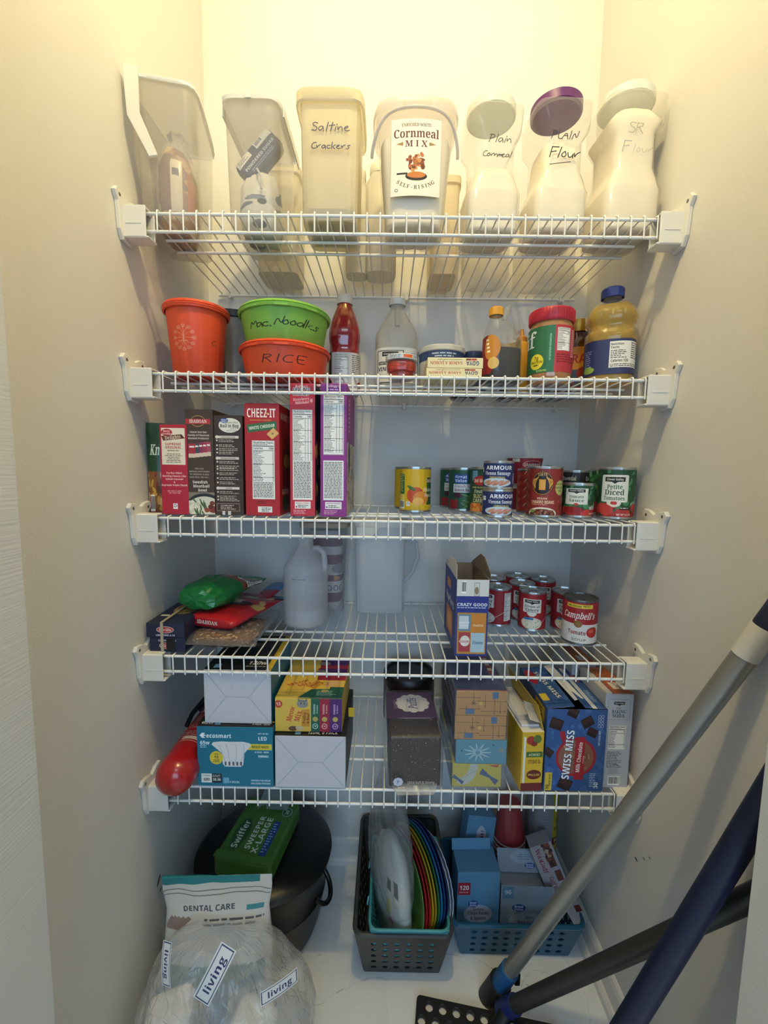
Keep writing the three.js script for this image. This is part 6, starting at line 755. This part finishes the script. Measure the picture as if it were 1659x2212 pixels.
{ // dental treat bag and the clear shopping bag around it
  const t = thing('dental_treat_bag', 'white dental care treat bag with teal top poking from the plastic bag', 'bag', [-0.385, 0.03, 0.428], 0.06); t.rotation.x = -0.05;
  part(t, 'bag', loft([[0, 0.1, 0.03, 3], [0.05, 0.115, 0.05, 2.6], [0.2, 0.118, 0.035, 2.6], [0.27, 0.116, 0.014, 2.6], [0.31, 0.118, 0.003, 3], [0.34, 0.12, 0.0016, 3]], { bump: [0.009, 13], crease: 0, n: 72 }), print(900, 600, (x) => { fill(x, '#c8c6c2'); fill(x, '#247a80', 0, 0, 900, 26); poly(x, [[560, 0], [640, 0], [640, 60], [560, 30]], '#c8c6c2'); x.strokeStyle = '#6d6a66'; x.lineWidth = 3; for (const y of [50, 66]) { x.beginPath(); for (let a = 260; a < 640; a += 10) x.lineTo(a, y + 6 * Math.sin(a / 30)); x.stroke(); } T(x, 'DENTAL CARE', 430, 112, 26, '#3a4048', { fit: 140, rot: -3 }); fill(x, '#3f8790', 530, 106, 60, 18); rows(x, 420, 146, 190, 2, 16, '#55585c'); for (let k = 0; k < 5; k++) poly(x, [[290 + k * 12, 180], [320 + k * 14, 140], [330 + k * 14, 148], [306 + k * 12, 186]], '#8d7a74'); fill(x, '#247a80', 300, 300, 300, 90); }, 0.45));
  const g = thing('shopping_bag', 'crumpled clear plastic shopping bag stuffed with packages on the floor', 'bag', [-0.35, 0.001, 0.5], 0);
  const bagShape = (k, b) => loft([[0, 0.1 * k, 0.06 * k, 2.6], [0.02, 0.15 * k, 0.09 * k, 2.4], [0.1, 0.168 * k, 0.115 * k, 2.3], [0.2, 0.158 * k, 0.11 * k, 2.3, 0.004], [0.27, 0.142 * k, 0.09 * k, 2.2, 0.002, -0.005], [0.315, 0.115 * k, 0.06 * k, 2.1, 0.0, -0.012], [0.338, 0.06 * k, 0.03 * k, 2, -0.01, -0.015]], { n: 140, bump: b, crease: 0, openTop: 1 });
  const dense = (geo) => geo;
  const rings = []; for (let i = 0; i <= 110; i++) { const s = i / 110, y = s * 0.305, e = Math.pow(Math.sin(Math.PI * Math.min(1, 0.2 + s * 0.78)), 0.55); rings.push([y, 0.176 * Math.pow(e, 0.8) + 0.004, 0.11 * e + 0.004, 2.8, 0.008 * Math.sin(s * 5), -0.02 * s]); }
  const bagBump = crinkle.clone(); bagBump.repeat.set(3.2, 0.9); const bagMat = phys(new THREE.Color().setRGB(0.90, 0.90, 0.89), 0.18, { transmission: 0.75, bumpMap: bagBump, bumpScale: 0.014, thickness: 0, ior: 1.4 });
  const fb = part(g, 'film', (() => { const q = loft(rings, { n: 220, bump: [0.012, 7.5], crease: 0 }); crumple(q, 0.0035, 18, true, 3); q.computeVertexNormals(); return q; })(), bagMat);
  const gloss = print(256, 128, (x) => { fill(x, '#d6d6d4'); T(x, 'living', 128, 66, 70, '#2b2f5a', { fit: 170 }); x.strokeStyle = '#2b2f5a'; x.lineWidth = 6; x.strokeRect(8, 14, 240, 100); }, 0.4);
  for (const [u, v, z, w, rz, ry] of [[358, 2085, 0.606, 0.065, -1.45, -0.45], [462, 2110, 0.63, 0.09, 1.1, 0], [605, 2135, 0.595, 0.07, 0.15, 0.6]]) { const q = at(u, v, z), pl = part(g, 'printed_sticker', (() => { const s = new THREE.PlaneGeometry(w, w * 0.34, 8, 2), p = s.attributes.position; for (let i = 0; i < p.count; i++) p.setZ(i, -5 * p.getX(i) ** 2 * 0.5); s.computeVertexNormals(); return s; })(), gloss); pl.position.set(q.x + 0.35, q.y, z - 0.5); pl.rotation.set(-0.3, ry, rz); }
  for (const [name, label, x, y, z, w, h, d, c, ry, rz] of [['paper_pack', 'white paper pack inside the clear shopping bag, toward the side wall', -0.42, 0.03, 0.53, 0.09, 0.19, 0.075, 0xe6ded2, 0.3, 0.1], ['paper_pack', 'white paper pack inside the clear shopping bag, toward the pot', -0.285, 0.02, 0.535, 0.085, 0.19, 0.075, 0xe2dfd8, -0.25, -0.1], ['wipe_packet', 'teal and blue packet inside the clear shopping bag', -0.368, 0.03, 0.54, 0.03, 0.19, 0.08, 0x1f4f78, 0.1, -0.16], ['grey_packet', 'dark grey packet inside the clear shopping bag', -0.3, 0.1, 0.588, 0.045, 0.05, 0.012, 0x2a2827, -0.2, 0.5]]) {
    const q = thing(name, label, 'package', [x, y, z], ry); const m = part(q, 'pack', (() => { const s = rbox(w, h, d, Math.min(w, d) * 0.3, 4); s.computeVertexNormals(); return mv(s, 0, h / 2, 0); })(), std(c, 0.55)); m.rotation.z = rz;
  }
}
// perforated plastic baskets
function panel(wTop, wBot, h, holes, th) { return extr([[-wBot / 2, 0], [wBot / 2, 0], [wTop / 2, h], [-wTop / 2, h]], th, holes); }
function basket(name, label, pos, W, D, h, tw, td, mat, holeFn, rimR, turn = 0) {
  const t = thing(name, label, 'basket', pos, turn), th = 0.0024, a = Math.atan2((W - tw) / 2, h), b = Math.atan2((D - td) / 2, h);
  const f = part(t, 'end_wall', panel(W, tw, h / Math.cos(b), holeFn(tw, h), th), mat); f.position.set(0, 0.002, td / 2); f.rotation.x = b;
  const r = part(t, 'end_wall', panel(W, tw, h / Math.cos(b), holeFn(tw, h), th), mat); r.position.set(0, 0.002, -td / 2 - th); r.rotation.x = -b;
  for (const s of [-1, 1]) { const q = part(t, 'side_wall', panel(D, td, h / Math.cos(a), holeFn(td, h), th), mat); q.rotation.order = 'YXZ'; q.rotation.set(a, s * Math.PI / 2, 0); q.position.set(s * tw / 2, 0.002, 0); }
  part(t, 'base', box(tw, 0.0024, td, 0, 0.0014, 0), mat);
  const pts = rrect(W + 0.004, D + 0.004, 0.02).map(([x, z]) => [x, h, z]);
  part(t, 'rim', tube(pts, rimR, 8, true), mat);
  return t;
}
const holeRows = (cols, n, r, y0 = 0.14, y1 = 0.78, skip = 0.1) => (w, h) => { const o = []; for (let j = 0; j < n; j++) for (let i = 0; i < cols; i++) { const x = (i - (cols - 1) / 2) * w * (1 - skip) / cols, y = h * (y0 + (y1 - y0) * j / (n - 1)); o.push([x, y, r * 1.25, r]); } return o; };
const greyB = std(0x3a3a39, 0.5), tealB = std(0x3f8f96, 0.5), blueB = milky(new THREE.Color().setRGB(0.035, 0.17, 0.28), 0.4, 0.3);
{
  basket('storage_basket', 'dark grey perforated plastic basket holding the teal basket', [0.036, 0.001, 0.185], 0.232, 0.345, 0.165, 0.19, 0.25, greyB, holeRows(6, 5, 0.006), 0.006);
  const t = basket('storage_basket', 'teal mesh plastic basket nested in the dark grey basket', [0.05, 0.045, 0.235], 0.188, 0.255, 0.14, 0.155, 0.17, tealB, holeRows(12, 7, 0.0032, 0.1, 0.85), 0.0035);
  for (const [s, z] of [[-1, -0.06], [-1, 0.04], [1, 0.04]]) part(t, 'handle_clip', tube([[s * 0.094, 0.138, z], [s * 0.102, 0.132, z + 0.006], [s * 0.104, 0.118, z + 0.012]], 0.0022, 6), std(0x6fbcc0, 0.5));
}
// plates standing on edge
function dishGeo(r, wavy) { const g = lathe([[0, 0], [r * 0.7, 0], [r * 0.76, 0.003], [r * 0.97, 0.012], [r, 0.0125], [r, 0.0145], [r * 0.965, 0.0138], [r * 0.75, 0.0046], [r * 0.69, 0.0018], [0, 0.0018]], wavy ? 96 : 56); if (wavy) { const p = g.attributes.position; for (let i = 0; i < p.count; i++) { const x = p.getX(i), z = p.getZ(i), q = Math.hypot(x, z); if (q > r * 0.9) { const k = 1 + 0.012 * Math.cos(Math.atan2(z, x) * 32); p.setX(i, x * k); p.setZ(i, z * k); p.setY(i, p.getY(i) + 0.0012 * Math.cos(Math.atan2(z, x) * 32)); } } g.computeVertexNormals(); } return g; }
{
  const pg = dishGeo(0.118), pw = dishGeo(0.108, true);
  [['#5f8a45', 'light green plastic plate, inner end'], ['#b5272c', 'red plastic plate beside the light green one'], ['#b5272c', 'red plastic plate beside the yellow one'], ['#c9a92c', 'yellow plastic plate beside the red one'], ['#c9a92c', 'yellow plastic plate beside the dark green one'], ['#3d7d3f', 'dark green plastic plate'], ['#2d84b8', 'light blue plastic plate'], ['#1f4e8c', 'mid blue plastic plate'], ['#1c2f5c', 'navy blue plastic plate']].forEach(([c, n], i) => { const t = thing('plastic_plate', n + ', on edge in the rainbow stack', 'plate', [0.044 + i * 0.0086 * 0.9, 0.2, 0.25 - i * 0.0086 * 0.44], 0, 'rainbow plastic plates'); t.quaternion.setFromUnitVectors(V3(0, 1, 0), V3(-0.9, 0.06, 0.44).normalize()); part(t, 'dish', pg, std(c, 0.35)); });
  for (let i = 0; i < 2; i++) { const t = thing('paper_plate', i ? 'wavy rim white paper plate, outermost beside the rainbow plates' : 'wavy rim white paper plate between rainbow plates and outermost paper plate', 'plate', [0.119 + i * 0.008, 0.18, 0.216 - i * 0.004], 0, 'wavy paper plates'); t.quaternion.setFromUnitVectors(V3(0, 1, 0), V3(-0.9, 0.06, 0.44).normalize()); part(t, 'dish', pw, std(0xb9c4d6, 0.6)); }
  const b = thing('foam_bowl_bag', 'clear bag of white foam bowls standing in the teal basket', 'bag', [0.008, 0.066, 0.262], 0.4);
  part(b, 'bowls', loft([[0, 0.014, 0.04, 2.4], [0.03, 0.026, 0.075, 2.2], [0.1, 0.034, 0.098, 2.1], [0.17, 0.033, 0.092, 2.1], [0.23, 0.026, 0.066, 2.1], [0.262, 0.012, 0.03, 2]], { n: 72, bump: [0.003, 24], crease: 0 }), print(400, 400, (x) => { fill(x, '#b7bcb8'); fill(x, '#16161a', 150, 90, 16, 50); fill(x, '#16161a', 128, 100, 12, 36); fill(x, '#b3a63a', 128, 170, 12, 60); fill(x, '#8a2f3a', 134, 235, 14, 22); poly(x, [[270, 210], [290, 190], [296, 290], [280, 300], [266, 260]], '#3a1a4a'); }, 0.5));
  const rg = []; for (let i = 0; i <= 40; i++) { const s = i / 40, w = Math.sin(Math.PI * Math.min(0.94, 0.1 + s * 0.8)); rg.push([s * 0.42, 0.01 + 0.03 * w, 0.02 + 0.088 * w, 2.2, -0.004, -0.01 * s]); }
  part(b, 'film', loft(rg, { n: 96, bump: [0.005, 26, true], crease: 0, openTop: 1 }), film(0.88));
}
{ // blue basket of cutlery boxes
  basket('storage_basket', 'translucent blue perforated basket full of cutlery boxes', [0.338, 0.001, 0.165], 0.335, 0.25, 0.115, 0.285, 0.2, blueB, holeRows(9, 4, 0.006), 0.006);
  const gv = (x, a, b, s) => { ell(x, a, b, s, s * 0.6, '#2a4a94'); T(x, 'Great', a, b - s * 0.18, s * 0.5, '#dfe4f0'); T(x, 'Value', a, b + s * 0.26, s * 0.5, '#dfe4f0'); };
  const blue = std(0x5b8bab, 0.5), pale = std(0x8f9cab, 0.5);
  const fB = print(420, 560, (x) => { fill(x, '#5b8bab'); fill(x, '#a02834', 4, 84, 124, 104); T(x, '120', 66, 128, 52, '#efe3e3', { fit: 96 }); rows(x, 18, 162, 96, 1, 18, '#d9a9ae'); ell(x, 210, 350, 140, 74, '#b9b6c4'); ring(x, 210, 350, 140, 74, '#c9cbd8', 4); gv(x, 160, 264, 50); T(x, 'Everyday', 216, 312, 28, '#6a5a70', { fit: 110 }); T(x, 'Clear Forks', 216, 346, 40, '#5a4258', { fit: 210 }); T(x, '& Spoons', 216, 386, 40, '#5a4258', { fit: 160 }); });
  const fW = print(420, 480, (x) => { fill(x, '#8f9cab'); fill(x, '#5f8aa6', 10, 10, 90, 110); T(x, '96', 56, 60, 52, '#c9d8e2', { fit: 56 }); ell(x, 230, 330, 170, 100, '#9aa6b4'); ring(x, 230, 330, 170, 100, '#4f7ba0', 4); gv(x, 150, 200, 56); T(x, 'White', 250, 286, 30, '#5a6270', { fit: 80 }); T(x, 'Assorted', 240, 330, 48, '#4a4f60', { fit: 200 }); });
  const z = 0.232, xa = at(986, 1950, z).x, xb = at(1078, 1950, z).x, w1 = xb - xa, h1 = at(1030, 1884, z).y - 0.006;
  const c1 = thing('cutlery_box', 'light blue box of 120 clear forks and spoons', 'box', [(xa + xb) / 2, 0.005, z - 0.04], 0.03); part(c1, 'body', mv(rbox(w1, h1, 0.08, 0.0012), 0, h1 / 2, 0), sides(fB, blue, blue)); const fl = part(c1, 'open_flap', mv(rbox(w1 * 0.96, 0.03, 0.0012, 0.0004), 0, 0.015, 0), blue); fl.position.set(-0.006, h1 - 0.002, -0.03); fl.rotation.x = -0.3;
  const xc = at(1083, 1960, z).x, xd = at(1192, 1960, z).x, w2 = xd - xc, h2 = at(1138, 1915, z).y - 0.006;
  const c2 = openCarton('cutlery_box', 'pale box of 96 assorted white cutlery with torn open top', { w: w2, h: h2, d: 0.08, pos: [(xc + xd) / 2, 0.005, z - 0.042] }, { front: fW, left: pale }, greyCard, { turn: -0.02 }); part(c2, 'cutlery', mv(rbox(w2 * 0.9, h2 * 0.8, 0.07, 0.006), 0, h2 * 0.42, 0), std(0xc3c6ca, 0.5), 'white plastic cutlery');
  const f2 = part(c2, 'torn_flap', rbox(w2 * 0.98, 0.055, 0.0012, 0.0004), print(300, 170, (x) => { fill(x, '#8f9cab'); ell(x, 170, 60, 90, 50, '#9fb0c0'); rows(x, 120, 40, 100, 3, 16, '#6d8fae', 'center'); gv(x, 200, 120, 34); fill(x, '#5f8aa6', 250, 120, 50, 50); })); f2.position.set(0, h2 + 0.02, -0.016); f2.rotation.x = -0.5;
  const c3 = thing('cutlery_box', 'light blue cutlery box leaning back behind the 120 count box', 'box', [at(1020, 1830, 0.12).x, 0.1, 0.12], 0.1); const bd = part(c3, 'body', mv(rbox(0.085, 0.17, 0.05, 0.0012), 0, 0.085, 0), sides(print(300, 500, (x) => { fill(x, '#5b8bab'); ell(x, 170, 200, 56, 120, '#b9b6c4', -0.2); rows(x, 150, 120, 44, 7, 24, '#5a4258', 'center'); gv(x, 120, 250, 36); poly(x, [[80, 300], [150, 280], [190, 370], [110, 380]], '#a02834'); T(x, '120', 138, 332, 34, '#efe3e3', { rot: 60 }); }), blue, blue)); bd.rotation.set(-0.12, 0, -0.16);
  // red cups, nested upside down
  for (let i = 0; i < 5; i++) { const q = at(1098, 1800, 0.09), t = thing('party_cup', 'red plastic party cup, ' + ['bottom', 'second from the bottom', 'middle one', 'second from the top', 'topmost'][i] + ' of the upturned stack', 'cup', [q.x, 0.13 + i * 0.0145, 0.095], 0, 'upturned red party cups'); part(t, 'cup', loft([[0, 0.046, 0.046], [0.004, 0.0455, 0.0455], [0.05, 0.04, 0.04], [0.054, 0.0385, 0.0385], [0.105, 0.032, 0.032]], { openBottom: 1 }), std(0xa31624, 0.35)); part(t, 'rolled_rim', new THREE.TorusGeometry(0.0465, 0.002, 8, 40).rotateX(Math.PI / 2), std(0xcfcfd6, 0.4), 'white rolled rim'); }
  const wr = thing('cup_sleeve', 'clear plastic sleeve over the upturned red cups', 'film', [at(1096, 1800, 0.1).x, 0.128, 0.095]); part(wr, 'film', loft([[0, 0.051, 0.051], [0.06, 0.05, 0.05], [0.13, 0.046, 0.046], [0.175, 0.036, 0.036], [0.19, 0.02, 0.03]], { n: 64, bump: [0.002, 50, true], crease: 0, openBottom: 1 }), milky(new THREE.Color().setRGB(0.97, 0.96, 0.96), 0.97, 0.1));
  const yq = at(1170, 1800, 0.1), yb = thing('clear_cup_bag', 'tall bag of clear cups with yellow printed side', 'bag', [yq.x + 0.004, 0.06, 0.085], 0); part(yb, 'sleeve', loft([[0, 0.036, 0.036, 2.4], [0.1, 0.043, 0.043, 2.2], [0.26, 0.042, 0.042, 2.2], [0.29, 0.036, 0.03, 2]], { n: 64, bump: [0.003, 30, true], crease: 0 }), print(512, 512, (x) => { fill(x, '#8d8f98'); fill(x, '#b5a42a', 286, 0, 170, 512); T(x, 'Simple', 352, 150, 36, '#4a4420', { rot: -18, fit: 100 }); T(x, 'Essentials', 352, 186, 34, '#4a4420', { rot: -18, fit: 120 }); fill(x, '#7a2a24', 286, 250, 130, 40); T(x, 'PLASTIC', 352, 270, 30, '#d9c9a0', { fit: 110 }); for (let i = 0; i < 30; i++) { x.globalAlpha = 0.25; ell(x, 200 + i * 3, i * 17, 40, 5, '#b9bcc6'); } x.globalAlpha = 1; }, 0.35));
  // paraffin wax carton, tilted
  const wx = thing('wax_carton', 'white paraffin wax carton with red lettering tipped on the cutlery', 'box', [at(1207, 1900, 0.2).x + 0.004, 0.118, 0.196], -0.1); const wb = part(wx, 'body', mv(rbox(0.062, 0.145, 0.05, 0.0012), 0, 0.072, 0), sides(print(220, 560, (x) => { fill(x, '#a9a6ad'); fill(x, '#6b3a30', 120, 0, 70, 250); seed = 91; blobs(x, 110, 0, 90, 250, 26, ['#8a4a34', '#3a241e', '#b9a58c', '#5d2f28'], 8, 24); T(x, 'Gulf', 62, 220, 60, '#8d2230', { rot: 90, font: 'serif' }); T(x, 'Wax', 62, 100, 60, '#8d2230', { rot: 90, font: 'serif' }); T(x, 'Gulf Wax', 90, 430, 60, '#8d2230', { rot: 90, font: 'serif', fit: 190 }); fill(x, '#6b3a30', 140, 290, 60, 110); }), std(0xa9a6ad, 0.6))); wb.rotation.set(-0.15, 0, 0.42);
  const pk = thing('recipe_leaflet', 'folded white leaflet with dark red print over the basket rim', 'paper', [at(1240, 1985, 0.26).x, 0.125, 0.25], 0.3); const lf = part(pk, 'leaflet', rbox(0.05, 0.004, 0.07, 0.0015), print(128, 128, (x) => { fill(x, '#a5a3a8'); fill(x, '#5d2026', 70, 60, 50, 26); })); lf.rotation.set(0.3, 0, -0.15);
}
// ---------- mops ----------
function pole(a, b, r, n = 20) { const d = b.clone().sub(a), g = new THREE.CylinderGeometry(r, r, d.length(), n); g.translate(0, d.length() / 2, 0); g.applyQuaternion(new THREE.Quaternion().setFromUnitVectors(V3(0, 1, 0), d.clone().normalize())); g.translate(a.x, a.y, a.z); return g; }
const lerp = (a, b, k) => a.clone().lerp(b, k);
const holed = (w, d, nx, nz, r) => { const hs = []; for (let j = 0; j < nz; j++) for (let i = 0; i < nx; i++) { const x = (i - (nx - 1) / 2) * w / (nx + 0.35) + (j % 2 ? w / (nx + 0.35) * 0.25 : -w / (nx + 0.35) * 0.25), z = (j - (nz - 1) / 2) * d / (nz + 0.3); if (Math.abs(x) > 0.03 || Math.abs(z) > 0.03) hs.push([x, z, r]); } return extr(rrect(w, d, 0.008), 0.007, hs, 0.001).rotateX(-Math.PI / 2); };
{ // silver mop
  const lo = atY(1098, 2100, 0.115), hi = atX(1612, 1412, 0.518), dir = hi.clone().sub(lo).normalize(), foot = lo.clone().addScaledVector(dir, -0.11);
  const t = thing('flat_mop', 'silver pole flat mop with blue collar and black perforated head', 'mop', [0, 0, 0]);
  part(t, 'pole', pole(lo, hi, 0.0165), std(0x9b9890, 0.32, { metalness: 0.55 }));
  part(t, 'white_collar', pole(hi.clone().addScaledVector(dir, -0.004), hi.clone().addScaledVector(dir, 0.05), 0.0182), std(0xcfcdc8, 0.4)); part(t, 'upper_grip', pole(hi.clone().addScaledVector(dir, 0.05), hi.clone().addScaledVector(dir, 0.09), 0.017), std(0x1e2440, 0.5));
  part(t, 'blue_collar', pole(lo.clone().addScaledVector(dir, -0.07), lo.clone().addScaledVector(dir, 0.012), 0.0205), std(0x1f5a8f, 0.45));
  part(t, 'clip_button', mv(rbox(0.014, 0.03, 0.016, 0.003), lo.x + 0.02, lo.y - 0.012, lo.z), std(0x14161a, 0.5));
  part(t, 'swivel', pole(foot.clone().addScaledVector(dir, -0.06), lo.clone().addScaledVector(dir, -0.05), 0.026), std(0x15161a, 0.5));
  const head = part(t, 'mop_head', holed(0.33, 0.12, 10, 4, 0.0105), std(0x17181b, 0.5)); const c = atY(905, 2142, 0.02); head.position.set(c.x + 0.15, 0.0035, c.z + 0.085); head.rotation.y = -0.16;
  const g2 = atY(1108, 2172, 0.085), h2 = atX(1600, 1948, 0.515), d2 = h2.clone().sub(g2).normalize(), q = thing('flat_mop', 'dark grey pole flat mop with navy collar leaning low on the wall', 'mop', [0, 0, 0]);
  part(q, 'pole', pole(g2, h2.clone().addScaledVector(d2, 0.07), 0.0155), std(0x3a3937, 0.45, { metalness: 0.3 })); part(q, 'navy_collar', pole(g2.clone().addScaledVector(d2, -0.05), g2.clone().addScaledVector(d2, 0.01), 0.019), std(0x1b2a66, 0.45)); part(q, 'swivel', pole(V3(g2.x - 0.045, 0.018, g2.z + 0.012), g2.clone().addScaledVector(d2, -0.02), 0.016), std(0x15161a, 0.5));
  const hd = part(q, 'mop_head', holed(0.3, 0.11, 9, 4, 0.0095), std(0x17181b, 0.5)); hd.position.set(g2.x + 0.07, 0.0125, g2.z + 0.075); hd.rotation.y = -0.2;
  const n0 = atX(1627, 1770, 0.512), n1 = at(1345, 2232, 0.66), d3 = n1.clone().sub(n0).normalize(), b = thing('broom', 'navy blue broom pole leaning on the wall by the door frame', 'broom', [0, 0, 0]);
  const k = (n0.y - 0.075) / -d3.y, n2 = n0.clone().addScaledVector(d3, k); part(b, 'pole', pole(n2, n0.clone().addScaledVector(d3, -0.12), 0.0185), std(0x131a38, 0.42)); part(b, 'broom_head', merge([mv(rbox(0.05, 0.03, 0.16, 0.006), n2.x, 0.07, n2.z)]), std(0x1b2548, 0.5)); part(b, 'bristles', mv(rbox(0.04, 0.055, 0.155, 0.004), n2.x, 0.0285, n2.z), std(0x2a2f3c, 0.9));
}

// ---------- hand over ----------
const renderer = new THREE.WebGLRenderer({ antialias: true });
renderer.toneMapping = THREE.LinearToneMapping;
renderer.toneMappingExposure = EXPOSURE;
renderer.shadowMap.enabled = true;
scene.traverse((o) => { if (o.isMesh) o.castShadow = o.receiveShadow = true; });
renderer.render(scene, camera);
